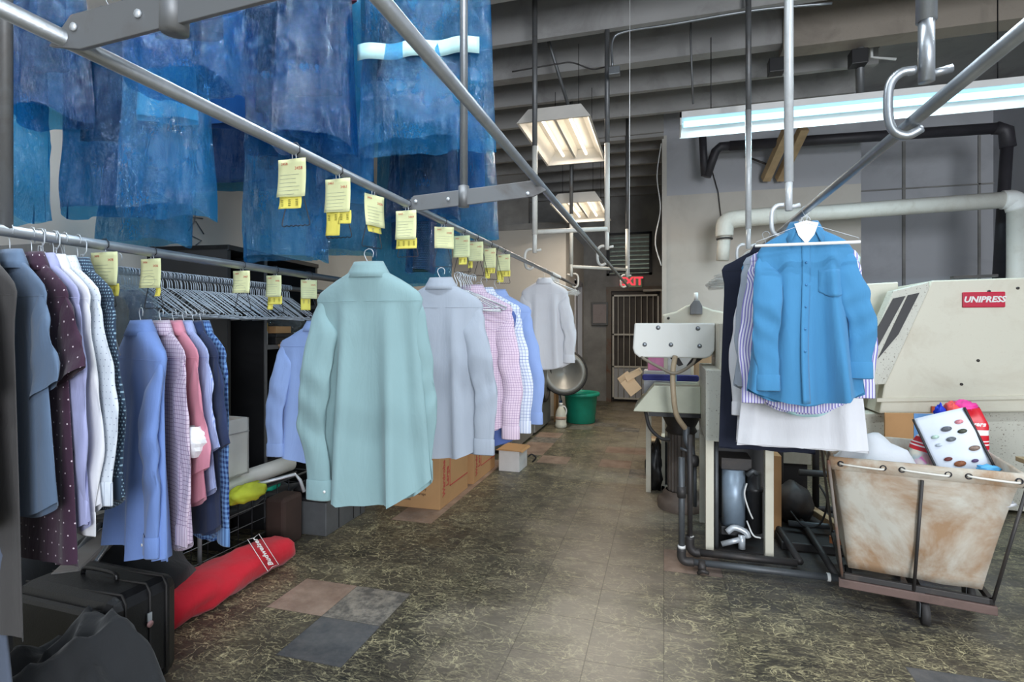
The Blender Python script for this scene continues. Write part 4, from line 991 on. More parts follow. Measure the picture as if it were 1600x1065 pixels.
# left groups
bag('wide blue bag at the upper left with dark clothes in its middle', -2.285, 1.745, 2.7, 1.83, 0.36, 0.15, R(12), 11, 'film_dark', 'bag_black', .5, 'black jacket in the wide bag at the upper left', gname='jacket', gcat='jacket')
bag('glittering crinkled blue bag right beside the wide one', -1.864, 1.656, 2.75, 1.79, 0.3, 0.15, R(30), 12, 'film', 'bag_pale', .55, 'pale blouse in the glittering crinkled bag', gname='blouse', gcat='blouse', gw=.22)
bag('short clear blue bag showing below the wide pair', -2.49, 2.1, 2.3, 1.76, 0.46, 0.1, R(10), 13, 'film')
bag('slim blue bag hanging at the far left edge', -2.53, 1.57, 2.9, 1.785, 0.15, 0.1, R(-5), 14, 'film', 'bag_blue', .5, 'blue top in the slim bag at the far left', gname='blouse', gcat='blouse', gw=.18)
bag('small blue bag at the top left corner behind the flat bar', -2.3, 1.53, 2.9, 2.16, 0.24, 0.12, R(0), 15, 'film_dark', 'bag_navy', .5, 'navy skirt in the small top left bag', gname='skirt', gcat='skirt')
bag('blue bag at the top, between the glittering one and the dark suits', -1.93, 2.06, 2.95, 2.36, 0.4, 0.15, R(10), 16, 'film', 'bag_blue', .62, 'blue shirt in the top bag left of the dark suits', gname='jacket', gcat='jacket')
bag('deep blue bag below it, above the black shelving', -2.28, 2.46, 2.8, 2.12, 0.46, 0.14, R(10), 17, 'film_dark', 'bag_blue', .6, 'blue coat in the deep blue bag above the shelving', gname='jacket', gcat='jacket')
bag('upper left deep blue bag partly hidden by the flat bar', -1.72, 1.62, 3.1, 2.25, 0.36, 0.15, R(15), 18, 'film_dark', 'bag_navy', .6, 'navy jacket in the bag partly hidden by the flat bar', gname='jacket', gcat='jacket')
bag('pale clear bag drooping behind the circled ticket', -2.15, 1.68, 1.58, 1.16, 0.36, 0.1, R(10), 19, 'film_clear')
# ================================================================ MACHINES, RIGHT SIDE
def PZ(px, py, Y):
    X = onY(px, Y); return (X, zat(X, Y, py))
def poly(pts, Y, depth): return MB().prism([PZ(a, b_, Y) for a, b_ in pts], depth, Matrix.Translation((0, Y, 0)))
def rbox(a, b_, rz=0, loc=(0, 0, 0)): return MB().box(a, b_, Matrix.Translation(loc) @ Matrix.Rotation(rz, 4, 'Z'))

# big shirt press at the right
UY = 4.6
g = E('shirt_press_cabinet', (0, 0, 0)); tag(g, 'huge cream shirt press cabinet with a red name badge, right of the blue shirt', 'press machine')
poly([(1456, 438), (1700, 430), (1700, 642), (1374, 646), (1382, 600)], UY, 1.1).build('main_panel', M['cream'], g, .01)
poly([(1300, 446), (1404, 440), (1404, 470), (1350, 600), (1300, 620)], UY + .25, .8).build('rear_housing', M['cream'], g, .01)
poly([(1396, 454), (1452, 440), (1452, 452), (1384, 600), (1332, 604)], UY - .02, .12).build('slanted_frame', M['cream_speck'], g, .006)
poly([(1396, 466), (1415, 462), (1362, 560), (1346, 560)], UY - .028, .02).build('dark_slot', M['black'], g)
poly([(1419, 461), (1437, 457), (1404, 522), (1372, 560)], UY - .028, .02).build('dark_slot', M['black'], g)
o = poly([(1345, 646), (1700, 640), (1700, 900), (1345, 900)], UY + .1, .95); o.v = [(a, b_, max(c, .02)) for a, b_, c in o.v]
o.build('lower_panel', M['cream_speck'], g, .005)
poly([(1370, 622), (1700, 616), (1700, 622), (1370, 628)], UY - .015, .02).build('ledge', M['cream'], g, .003)
x, z = PZ(1536, 468, UY); hw = (PZ(1570, 468, UY)[0] - PZ(1503, 468, UY)[0]) / 2
MB().box((x - hw, UY - .012, z - .055), (x + hw, UY, z + .055)).build('name_badge', M['redsign'], g, .01)
text_mesh('badge_lettering', 'UNIPRESS', .058, M['white'], g, (x, UY - .014, z), shear=.25, bold=.0022)
x, z = PZ(1467, 639, UY)
MB().box((x - .055, UY - .03, z - .022), (x + .06, UY - .016, z + .022)).build('warning_label', M['orange_label'], g)
for px, py in ((1528, 563), (1502, 600), (1545, 455), (1590, 450)):
    x, z = PZ(px, py, UY); MB().cyl((x, UY - .006, z), (x, UY, z), .01, 10).build('screw', M['soot'], g)
o = poly([(1490, 431), (1560, 428), (1560, 432), (1490, 435)], UY + .05, .05).build('hose_on_cabinet', M['soot']); tag(o, 'dark strip of hose lying on top of the cream cabinet', 'hose')
# cardboard with blue printing leaning in front
g = E('leaning_cardboard', (0, 0, 0)); tag(g, 'brown cardboard sheet with a blue block leaning on the cream cabinet', 'cardboard')
poly([(1383, 645), (1512, 646), (1512, 794), (1383, 801)], UY - .16, .02).build('sheet', M['card'], g)
poly([(1428, 645.5), (1490, 646.5), (1490, 755), (1428, 755)], UY - .164, .003).build('blue_print', mat('blue_print', rgb(104, 152, 206), .7), g)
poly([(1433, 653), (1453, 653), (1453, 656), (1433, 656)], UY - .168, .003).build('printed_text', M['orange_label'], g)

# small press beside the aisle: cabinet on posts
CY = 3.33
g = E('press_cabinet', (.42, CY, 0)); tag(g, 'cream press cabinet on two posts with a blue cylinder in its open base', 'press cabinet')
def L(x): return x - .42
MB().box((L(.236), 0, .672), (L(.66), .62, 1.09)).build('housing', M['cream_speck'], g, .006)
for x in (.236, .555): MB().box((L(x), .0, 0), (L(x) + .045, .05, .68)).build('post', M['cream'], g, .003)
for x in (.236, .61): MB().box((L(x), .56, 0), (L(x) + .04, .6, .68)).build('post', M['cream'], g, .003)
MB().box((L(.28), .30, .02), (L(.62), .33, .68)).build('inner_panel', M['black'], g)
MB().box((L(.27), .05, .0), (L(.60), .5, .03)).build('base_plate', M['soot'], g)
MB().cyl((L(.405), .16, .15), (L(.405), .16, .485), .066, 24).build('cylinder', M['cyl'], g)
MB().box((L(.33), .1, .10), (L(.48), .28, .15)).build('cylinder_bracket', M['black'], g, .004)
MB().box((L(.33), .1, .49), (L(.50), .28, .56)).build('cylinder_bracket', M['soot'], g, .004)
MB().lathe([(0, .12), (.045, .12), (.045, .36), (.052, .365), (.052, .385), (.04, .39), (.04, .47), (0, .475)], 18, Matrix.Translation((L(.52), .15, 0))).build('filter', M['black'], g)
MB().tube([(L(.47), .08, .47), (L(.50), .07, .5), (L(.53), .09, .48)], .014, 8).build('elbow', M['ironpipe'], g)
v = MB(); v.cyl((L(.33), .07, .055), (L(.45), .07, .10), .016, 10); v.tube(cat_rom([(L(.36), .07, .13), (L(.40), .07, .16), (L(.46), .07, .14), (L(.475), .07, .11)], 4), .018, 10); v.cyl((L(.44), .07, .04), (L(.44), .07, .12), .02, 10)
v.build('valve', M['silverwire'], g)
MB().tube(cat_rom([(L(.47), .09, .42), (L(.455), .07, .36), (L(.475), .06, .28), (L(.50), .07, .22)], 5), .005, 6).build('hose', M['whitewire'], g)
MB().tube(cat_rom([(L(.47), .09, .20), (L(.50), .06, .13), (L(.54), .05, .12)], 5), .005, 6).build('hose', M['whitewire'], g)
MB().cyl((L(.30), .06, .03), (L(.30), .06, .66), .012, 10).build('riser_pipe', M['ironpipe'], g)
MB().box((L(.40), -.004, .68), (L(.50), 0, .74)).build('warning_label', M['orange_label'], g)
MB().box((L(.415), -.006, .688), (L(.485), -.003, .70)).build('label_strip', M['whitecard'], g)
MB().tube([(L(.335), -.002, .96), (L(.342), -.003, .90), (L(.35), -.002, .82)], .004, 6).build('rust_scratch', M['rust'], g)
# control shelf on its top
MB().box((L(.315), .05, 1.09), (L(.335), .35, 1.36)).build('upright', M['cream'], g, .003)
MB().box((L(.335), .1, 1.18), (L(.62), .4, 1.25)).build('shelf_box', mat('olive_cream', rgb(186, 178, 140), .5, 0, .08), g, .004)
MB().box((L(.335), .1, 1.29), (L(.62), .4, 1.36)).build('shelf_box', mat('olive_grey', rgb(140, 138, 118), .5, 0, .08), g, .004)
MB().box((L(.40), .085, 1.27), (L(.48), .1, 1.34)).build('switch_plate', mat('yellow_plate', rgb(208, 196, 84), .5), g, .002)
MB().cyl((L(.44), .06, 1.31), (L(.44), .09, 1.31), .018, 14).build('push_button', mat('dark_red_button', rgb(96, 44, 40), .4), g)

# press head over the aisle
g = E('press_head', (.065, 3.62, 1.14)); tag(g, 'white press head with round bolts reaching out over the aisle table', 'press head')
b = MB()
pr = [(-.25, .225), (.25, .225), (.245, .05), (.22, .012), (.19, 0), (-.22, 0), (-.25, .025), (-.262, .06)]
b.prism(pr, .34, Matrix.Identity(4)); b.build('head_box', M['offwhite'], g, .01)
for x, z in ((-.1, .195), (.145, .19), (-.185, .085), (-.02, .085), (.155, .078)):
    MB().lathe([(0, .008), (.008, .008), (.013, .002), (.015, 0)], 12, Matrix.Translation((x, 0, z)) @ Matrix.Rotation(R(90), 4, 'X')).build('bolt', M['steel'], g)
MB().box((.25, .02, -.06), (.275, .3, .225)).build('hinge_plate', M['cream'], g, .003)
b = MB(); b.prism([(-.09, 0), (-.03, 0), (.0, -.05), (-.03, -.06)], .03, Matrix.Translation((.06, .1, 0))); b.prism([(.1, 0), (.17, 0), (.1, -.055), (.06, -.055)], .03, Matrix.Translation((.02, .1, 0)))
b.build('support_arm', M['soot'], g)
o = MB().tube(cat_rom([(.07, 3.60, 1.15), (.055, 3.54, 1.05), (.06, 3.52, .9), (.08, 3.55, .78), (.14, 3.62, .68)], 8), .017, 12).build('beige_hose', mat('beige_hose_rubber', rgb(176, 158, 132), .5)); tag(o, 'thick beige hose hanging from the white press head', 'hose')
o = MB().tube(cat_rom([(-.14, 3.62, 1.14), (-.02, 3.55, 1.08), (.07, 3.52, 1.05), (.17, 3.6, 1.10), (.2, 3.66, 1.15)], 8), .010, 10).build('looped_hose', mat('grey_brown_hose', rgb(140, 130, 116), .5)); tag(o, 'thinner grey-brown hose looping under the press head', 'hose')

# ironing buck on a fluted column
g = E('ironing_table', (.02, 3.75, 0)); tag(g, 'cream metal press table with a slanted left edge beside the cabinet', 'press table')
b = MB(); pr = [(-.22, .765), (.215, .765), (.215, .945), (-.085, .945), (-.215, .78)]
b.prism(pr, .42); b.build('table_box', mat('pale_sage_enamel', rgb(196, 198, 178), .45, 0, .06), g, .006)
MB().box((-.12, .02, .735), (.22, .38, .765)).build('under_tray', M['black'], g)
col = E('fluted_column', (.125, 4.2, 0)); tag(col, 'dark fluted column with a round base carrying the press table', 'column')
rows = []
for z, r_ in ((0.0, .17), (.05, .175), (.075, .155), (.085, .13), (.11, .135), (.13, .11)):
    rows.append([(r_ * math.cos(2 * PI * k / 48), r_ * math.sin(2 * PI * k / 48), z) for k in range(48)])
MB().grid(rows, True, True).build('column_base', mat('brown_grey_stone', rgb(112, 98, 88), .6, 0, .2), col)
rows = []
for i in range(12):
    z = .13 + .42 * i / 11; r_ = .098
    rows.append([((r_ - .007 * (abs(math.sin(10 * 2 * PI * k / 96)) < .4)) * math.cos(2 * PI * k / 96), (r_ - .007 * (abs(math.sin(10 * 2 * PI * k / 96)) < .4)) * math.sin(2 * PI * k / 96), z) for k in range(96)])
MB().grid(rows, False, True).build('shaft', mat('grey_brown_plaster', rgb(96, 88, 82), .55, 0, .15), col)
MB().lathe([(.098, .55), (.115, .57), (.10, .60), (.13, .66), (.15, .70), (.15, .73), (0, .73)], 32).build('capital', M['soot'], col)

# floor pipes
def pipe(label, pts, r, m='ironpipe', name='pipe', cat='pipe', n=0):
    o = MB().tube(cat_rom(pts, n) if n else pts, r, 12).build(name, M[m] if isinstance(m, str) else m); tag(o, label, cat); return o
g = E('floor_pipe', (0, 0, 0)); tag(g, 'grey iron pipe running along the floor in front of the press cabinet', 'pipe')
MB().cyl((.12, 3.11, .05), (.86, 3.11, .05), .018, 12).build('pipe_run', M['ironpipe'], g)
MB().tube(cat_rom([(.095, 3.11, .12), (.095, 3.11, .07), (.115, 3.11, .05), (.16, 3.11, .05)], 4), .024, 12).build('elbow', M['soot'], g)
MB().cyl((.095, 3.11, .10), (.095, 3.11, .62), .017, 12).build('riser', M['ironpipe'], g)
MB().cyl((.095, 3.11, .40), (.095, 3.11, .46), .024, 12).build('coupling', M['soot'], g)
MB().cyl((.095, 3.11, .12), (.095, 3.11, .135), .021, 12).build('white_ring', M['white'], g)
MB().cyl((.81, 3.11, .05), (.825, 3.11, .05), .0215, 12).build('white_ring', M['white'], g)
b = MB(); b.cyl((.20, 3.08, .02), (.20, 3.11, .06), .022, 10); b.tube(cat_rom([(.18, 3.07, .01), (.2, 3.05, .03), (.23, 3.06, .02)], 4), .010, 8); b.build('floor_valve', M['soot'], g)
g = E('dark_floor_pipe', (0, 0, 0)); tag(g, 'dark iron pipe behind the grey one, rising beside the column', 'pipe')
MB().cyl((.17, 3.25, .05), (.70, 3.25, .05), .02, 12).build('pipe_run', M['soot'], g)
MB().tube(cat_rom([(.145, 3.25, .14), (.145, 3.25, .08), (.17, 3.25, .05), (.2, 3.25, .05)], 4), .026, 12).build('elbow', M['soot'], g)
MB().cyl((.145, 3.25, .12), (.145, 3.25, .72), .015, 12).build('riser', M['soot'], g)
MB().cyl((.145, 3.25, .125), (.145, 3.25, .14), .023, 12).build('white_ring', M['white'], g)
pipe('dark pipe slanting back from the floor run, left of the pair', [(.72, 3.27, .05), (.70, 3.9, .06), (.70, 4.3, .06)], .019, 'soot')
pipe('dark pipe slanting back from the floor run, right of the pair', [(.86, 3.13, .05), (.86, 3.7, .08), (.83, 4.1, .10)], .019, 'soot')
pipe('horizontal dark pipe under the clutter left of the cart', [(.72, 4.1, .10), (1.2, 4.1, .10)], .022, 'soot')
pipe('thin grey pipe above it left of the cart', [(.76, 3.75, .10), (1.15, 3.75, .10)], .018, 'ironpipe')
# plumbing under the table
g = E('steam_valve', (0, 0, 0)); tag(g, 'grubby steam valve and fittings hanging under the press table', 'valve')
b = MB(); b.tube(cat_rom([(.14, 3.62, .70), (.14, 3.6, .62), (.17, 3.58, .55), (.17, 3.58, .46)], 5), .022, 10); b.build('body', M['ironpipe'], g)
MB().lathe([(0, 0), (.035, .0), (.04, .03), (.035, .06), (0, .07)], 16, Matrix.Translation((.175, 3.56, .47))).build('bulb', M['soot'], g)
MB().cyl((.10, 3.58, .57), (.16, 3.58, .55), .010, 8).build('handle', M['ironpipe'], g)
MB().cyl((.19, 3.6, .2), (.19, 3.6, .5), .012, 8).build('tail_pipe', M['ironpipe'], g)
pipe('black hose curving down below the cream table edge', [(-.12, 3.8, .76), (-.09, 3.75, .66), (-.02, 3.72, .60), (.04, 3.74, .59)], .012, 'rubber', 'black_hose', 'hose', 6)

# second press behind
g = E('rear_press', (.31, 4.95, 0)); tag(g, 'cream press with a domed top and small gauge, behind the press head', 'press machine')
pr = [(-.32, .75), (.34, .75), (.34, 1.42), (.27, 1.455), (.1, 1.49), (0, 1.53), (-.06, 1.545), (-.12, 1.53), (-.2, 1.48), (-.32, 1.45)]
MB().prism(pr, .5).build('body', M['cream'], g, .015)
MB().prism([(-.03, 1.45), (.07, 1.45), (.07, 1.52), (.045, 1.57), (0, 1.57), (-.03, 1.53)], .06, Matrix.Translation((-.06, -.06, 0))).build('gauge', M['steel_dull'], g, .004)
MB().cyl((-.04, -.03, 1.56), (-.04, -.03, 1.64), .018, 10).build('gauge_stem', M['white'], g)
for x in (-.27, .31): MB().cyl((x, -.008, 1.42), (x, 0, 1.42), .012, 10).build('bolt', M['soot'], g)
b = MB(); b.box((-.3, .05, 0), (-.25, .1, .75)); b.build('leg', M['cream'], g, .003)
b = MB(); b.box((.27, .05, 0), (.32, .1, .75)); b.build('leg', M['cream'], g, .003)
# shelf of supplies between the presses
g = E('supply_table', (.2, 4.45, 0)); tag(g, 'low cream table behind the press table holding packages', 'table')
MB().box((-.36, -.15, .90), (.36, .25, .93)).build('table_top', M['cream'], g, .003)
for x in (-.34, .30):
    for y in (.05, .20): MB().box((x, y, 0), (x + .04, y + .04, .90)).build('leg', M['cream'], g, .003)
def item(name, label, cat, a, b_, m, bev=.003, rz=0):
    c_ = [(a[i] + b_[i]) / 2 for i in range(3)]; h = [(b_[i] - a[i]) / 2 for i in range(3)]
    o = MB().box((-h[0], -h[1], -h[2]), (h[0], h[1], h[2])).build(name, m, None, bev); o.location = c_; o.rotation_euler = (0, 0, rz); tag(o, label, cat); return o
item('package', 'white package with a red print under the press head', 'package', (.03, 4.36, .93), (.20, 4.46, 1.12), M['whitecard'])
item('package', 'small red packet standing on the white package', 'package', (.05, 4.38, 1.12), (.18, 4.44, 1.17), mat('bright_red_card', rgb(206, 40, 70), .5))
item('package', 'pink flat packet at the left of the supply table', 'package', (-.12, 4.36, 1.0), (.0, 4.46, 1.16), mat('pink_card', rgb(222, 140, 180), .6))
item('package', 'flat white parcel lying at the left of the supply table', 'package', (-.15, 4.32, .93), (.01, 4.5, 1.0), M['whitecard'])
item('package', 'tan carton at the right of the supply table', 'package', (.23, 4.34, .93), (.45, 4.5, 1.15), M['card_pale'])
o = item('fabric_roll', 'indigo roll of fabric lying along the press table', 'roll', (-.15, 3.98, .955), (.24, 4.03, 1.0), M['purpleblue'], .015)
o = MB().box((-.018, -.03, -.026), (.018, .03, .028)).build('roll_band', mat('pale_blue_band', rgb(150, 180, 200), .6), None, .004); o.location = (.07, 3.965, .98); o.parent = None; tag(o, 'pale blue wrapper around the indigo roll', 'wrapper')
o = item('cardboard_tube_box', 'long open tan carton hanging over the left edge of the press table', 'carton', (-.30, 3.92, .86), (-.20, 4.3, .98), M['card_pale'], .004, R(12)); o.rotation_euler = (0, R(-38), R(8))
o = MB().prism([(0, 0), (.10, .05), (.12, .02), (.02, -.04)], .2).build('carton_flap', M['card_pale'], None, .002); o.location = (-.27, 3.9, .99); tag(o, 'loose tan cardboard flap above the left edge of the press table', 'cardboard')
item('radiator_box', 'grey ribbed carton of hangers behind the slanted table edge', 'carton', (-.14, 4.02, .80), (.05, 4.22, .95), M['wall_grey'], .004)
# low clutter left of the column
item('plywood_offcut', 'tan plywood offcut leaning near the aisle, left of the column', 'board', (-.15, 4.9, 0), (-.06, 5.1, .34), M['card_pale'])
g = E('open_cabinet_frame', (.04, 4.55, 0)); tag(g, 'narrow cream cabinet frame standing left of the fluted column', 'cabinet')
b = MB(); b.box((-.06, 0, .0), (-.03, .3, .42)); b.box((-.06, 0, 0), (.05, .3, .05)); b.build('frame', M['cream'], g, .003)
MB().box((-.03, .03, .05), (.05, .3, .40)).build('dark_inside', M['darknavy_m'] if 'darknavy_m' in M else M['black'], g)
def lump(name, label, cat, loc, rad, m, seed=1, amp=.35, fr=2.2, flatb=True, seg=28, rz=0, sub=None, smooth=True, cr=0.0):
    rows = []
    for i in range(seg // 2 + 1):
        th = PI * i / (seg // 2); r_ = []
        for k in range(seg):
            ph = 2 * PI * k / seg; d = Vector((math.sin(th) * math.cos(ph), math.sin(th) * math.sin(ph), math.cos(th)))
            q = d * fr + Vector((seed * 3.1, seed, 0)); s = 1 + amp * noise.noise(q) + amp * .5 * (1 - 2 * abs(noise.noise(q * 2.3))) * .5 + cr * noise.noise(q * 6)
            p = Vector((d.x * rad[0] * s, d.y * rad[1] * s, d.z * rad[2] * s))
            if flatb: p.z = max(p.z, -rad[2] * .72)
            r_.append(p)
        rows.append(r_)
    o = MB().grid(rows, smooth, True).build(name, m); o.location = (loc[0], loc[1], loc[2] + (rad[2] * .72 if flatb else 0)); o.rotation_euler = (0, 0, rz); tag(o, label, cat); return o
lump('black_bin_bag', 'small crumpled black bag on the floor left of the column', 'bag', (-.06, 4.62, 0), (.08, .09, .22), M['blackplastic'], 3, cr=.2)
lump('motor_pump', 'grubby round motor pump on the floor between cabinet and cart', 'pump', (.83, 3.98, .16), (.12, .14, .14), M['soot'], 4, .12, flatb=False)
pipe('grey horizontal pipe joining the pump to the right', [(.88, 4.02, .36), (1.25, 4.02, .36)], .022, 'ironpipe')
pipe('black cable curving round the motor pump', [(.78, 3.8, .16), (.84, 3.72, .10), (.93, 3.72, .12), (.98, 3.76, .25), (.96, 3.85, .33)], .006, 'rubber', 'cable', 'cable', 8)
pipe('vertical dark pipe right of the blue cylinder cabinet', [(.78, 4.1, .05), (.78, 4.1, .75)], .02, 'soot')
pipe('second vertical dark pipe, nearer the cart', [(1.0, 4.1, .1), (1.0, 4.1, .78)], .022, 'soot')
item('cream_tank', 'cream metal case behind the pipes under the long coats', 'case', (.80, 4.3, .35), (1.02, 4.5, .62), M['cream'])
item('cream_tank_stand', 'dark stand below the cream case', 'stand', (.82, 4.32, 0), (1.0, 4.48, .35), M['soot'])
item('brick_stack', 'orange-brown brick column just right of the cabinet post', 'brick pillar', (.67, 3.75, 0), (.72, 3.9, .52), M['card'])
item('board_plank', 'loose lumber plank lying slanted left of the cart', 'plank', (1.0, 3.3, .1), (1.05, 4.1, .14), M['lumber'], .003, R(14))
item('floor_platform', 'dirty dark concrete plinth under the pump', 'plinth', (.68, 3.55, 0), (1.25, 4.25, .05), M['soot'], .006)

# ---------------------------------------------------------------- laundry cart
cart = E('laundry_cart', (1.165, 3.115, 0), R(-11)); tag(cart, 'stained canvas laundry cart on casters, lower right', 'cart')
tw, td, bw, bd, zt, zb = .338, .32, .248, .26, .72, .19; OX = -.022
def ringc(w_, d_, z, wob=0.0, n=15, sd=0):
    pts = []
    cs = [(-w_, -d_), (w_, -d_), (w_, d_), (-w_, d_)]
    for e_ in range(4):
        a, c_ = cs[e_], cs[(e_ + 1) % 4]
        for k in range(n):
            t = k / n; x = a[0] + (c_[0] - a[0]) * t; y = a[1] + (c_[1] - a[1]) * t
            nn = (Vector((c_[1] - a[1], -(c_[0] - a[0]), 0))).normalized(); bl = math.sin(PI * t)
            q = wob * (bl * .5 + .8 * noise.noise(Vector((x * 5, y * 5, z * 4 + sd))) * bl)
            pts.append(Vector((x + nn.x * q, y + nn.y * q, z + .006 * noise.noise(Vector((x * 9, y * 9, 3))))))
    return pts
rows = []
for i in range(15):
    t = i / 14; w_ = tw + (bw - tw) * t ** .8; d_ = td + (bd - td) * t ** .8; rows.append(ringc(w_, d_, zt - .03 + (zb - zt + .03) * t, .035 * math.sin(PI * min(1, t * 1.05)) + .006)); rows[-1] = [p + Vector((OX * t, 0, 0)) for p in rows[-1]]
b = MB(); b.grid(rows, True, True)
b.add([rows[-1][0], rows[-1][15], rows[-1][30], rows[-1][45]], [(0, 1, 2, 3)])
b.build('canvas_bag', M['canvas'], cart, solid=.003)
rows = [ringc(tw + .004, td + .004, zt - .055, .004), ringc(tw + .014, td + .014, zt - .04, .004), ringc(tw + .018, td + .018, zt - .01, .005), ringc(tw + .012, td + .012, zt + .008, .005), ringc(tw - .004, td - .004, zt + .006, .004), ringc(tw - .008, td - .008, zt - .05, .004)]
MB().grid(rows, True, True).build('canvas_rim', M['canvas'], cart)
# rim rod with cord through grommets
for side, n_, axis in ((-1, 3, 'x'), (1, 3, 'x')):
    for k in range(n_):
        x0 = -tw + .03 + k * .235
        MB().tube(cat_rom([(x0, side * (td + .006), zt - .018), (x0 + .01, side * (td + .028), zt - .022), (x0 + .15, side * (td + .03), zt - .028), (x0 + .165, side * (td + .006), zt - .026)], 5), .005, 8).build('lacing_cord', M['whitepipe'], cart)
        for xx in (x0, x0 + .165): MB().tube([(xx + .011 * math.cos(a * PI / 6), side * (td + .0205), zt - .022 + .011 * math.sin(a * PI / 6)) for a in range(12)], .003, 6, close=True).build('grommet', M['darksteel'], cart)
for (x, y) in ((-1, -1), (1, -1), (1, 1), (-1, 1)):
    MB().tube([(OX + x * (bw + .028), y * (bd + .028), .15), (x * (tw + .02), y * (td + .02), zt - .01)], .007, 8).build('corner_rod', M['rust'] if x < 0 else M['soot'], cart)
MB().tube([(OX, -(bd + .035), .15), (0.0, -(td + .022), zt - .06)], .007, 8).build('middle_rod', M['soot'], cart)
MB().tube([(OX, (bd + .035), .15), (0.0, (td + .022), zt - .06)], .007, 8).build('middle_rod', M['soot'], cart)
MB().tube([(OX + bw + .035, 0, .15), (tw + .022, 0, zt - .06)], .007, 8).build('middle_rod', M['soot'], cart)
b = MB(); q = .035
b.box((OX - bw - q, -bd - q, .145), (OX + bw + q, -bd - q + .02, .17)); b.build('frame_rail', M['soot'], cart, .002)
b = MB(); b.box((OX - bw - q, bd + q - .02, .145), (OX + bw + q, bd + q, .17)); b.build('frame_rail', M['soot'], cart, .002)
for x in (OX - bw - q, OX + bw + q - .02): MB().box((x, -bd - q, .145), (x + .02, bd + q, .17)).build('frame_rail', M['soot'], cart, .002)
MB().box((-.02, -bd - q, .12), (.02, bd + q, .145)).build('cross_beam', M['soot'], cart, .002)
MB().box((OX - bw - q - .008, -bd - q - .008, .105), (OX + bw + q + .008, -bd - q + .02, .143)).build('wooden_bumper', stained('reddish_wood', rgb(104, 84, 78), rgb(66, 54, 50), .6, 5, .7), cart, .003)
MB().box((OX - bw - q - .008, bd + q - .02, .105), (OX + bw + q + .008, bd + q + .008, .143)).build('wooden_bumper', M['wood'], cart, .003)
for x, y in ((0.02, -bd - .02), (0, bd), (-bw, 0), (bw, 0)):
    w_ = MB(); w_.tube([(x - .014, y, .05), (x + .014, y, .05)], .05, 20); w_ = w_.build('caster_wheel', M['rubber'], cart)
    MB().prism([(-.03, .04), (.03, .04), (.04, .105), (-.04, .105)], .004, Matrix.Translation((x - .02, y, 0)) @ Matrix.Rotation(R(90), 4, 'Z')).build('caster_fork', M['ironpipe'], cart)
CM = Matrix.Translation((1.175, 3.115, 0)) @ Matrix.Rotation(R(-12), 4, 'Z')
def incart(x, y, z): return CM @ Vector((x, y, z))
# contents
rows = []
for i in range(26):
    y = -.30 + .6 * i / 25; r_ = []
    for k in range(26):
        x = -.325 + .65 * k / 25; h = .56 + .20 * math.exp(-(((x + .13) / .16) ** 2 + ((y - .02) / .2) ** 2)) + .035 * noise.noise(Vector((x * 7, y * 7, 2))) + .045 * (1 - 2 * abs(noise.noise(Vector((x * 6, y * 6, 9))))) + .012 * noise.noise(Vector((x * 20, y * 20, 4)))
        r_.append((x, y, h))
    rows.append(r_)
o = MB().grid(rows).build('laundry_pile', F_['whitecot'], None, solid=.01); o.matrix_world = CM; tag(o, 'heap of white laundry inside the canvas cart', 'laundry')
def bagform(name, label, c_, w_, h_, d_, m, rz=0, tilt=0, seed=1, parts=None, roty=0):
    g = E(name, incart(*c_)); g.rotation_euler = (tilt, roty, R(-12) + rz); tag(g, label, 'bag'); rows = []
    for i in range(20):
        t = i / 19; r_ = []
        for k in range(32):
            a = 2 * PI * k / 32; cx, sx = math.cos(a), math.sin(a); s_ = 1 - .35 * max(0, t - .75) / .25
            x = w_ / 2 * math.copysign(abs(cx) ** .6, cx) * s_; y = d_ / 2 * math.copysign(abs(sx) ** .8, sx) * (1 - .5 * t)
            nn = noise.noise(Vector((x * 9 + seed, y * 9, t * 3))); r_.append((x * (1 + .12 * nn), y + .03 * nn, h_ * t + .02 * nn))
        rows.append(r_)
    MB().grid(rows, True, True).build('bag_body', m, g); return g
def bandmat():
    m = NT('red_bag_with_white_bands'); o = m.obj(); sp = m.n('ShaderNodeSeparateXYZ'); m.l(o, sp.inputs[0]); z = sp.outputs[2]
    def bnd(a, b_): return m.math('MULTIPLY', m.math('GREATER_THAN', z, a), m.math('LESS_THAN', z, b_))
    f = m.math('MAXIMUM', bnd(.175, .20), m.math('MAXIMUM', bnd(.125, .132), bnd(.142, .148)))
    pic = m.math('LESS_THAN', z, .105)
    v = m.n('ShaderNodeTexVoronoi'); v.inputs['Scale'].default_value = 22; m.l(o, v.inputs[0])
    pc = m.mix(m.ramp(m.noise(14, 2, .5, o), [(.4, 0.0), (.6, 1.0)]), m.mix(.5, v.outputs['Color'], rgb(150, 100, 70)), rgb(222, 216, 200))
    col = m.mix(f, rgb(202, 28, 44), rgb(236, 232, 232)); m.l(m.mix(pic, col, pc), m.b.inputs['Base Color']); m.b.inputs['Roughness'].default_value = .4
    return m.m
RB = bandmat()
g = bagform('shopping_bag', 'red shopping bag with white bands at the right of the cart', (.245, .16, .63), .20, .30, .14, RB, seed=5)
text_mesh('bag_lettering', 'Lovers', .03, M['white'], g, (.03, -.078, .235), shear=.2, bold=.001)
g = bagform('shopping_bag', 'red shopping bag with photos of food, left of the white tote', (.085, .10, .60), .17, .24, .12, RB, R(8), seed=8, roty=R(12))
text_mesh('bag_lettering', 'Lovers', .03, M['white'], g, (0, -.062, .20), shear=.2, bold=.001)
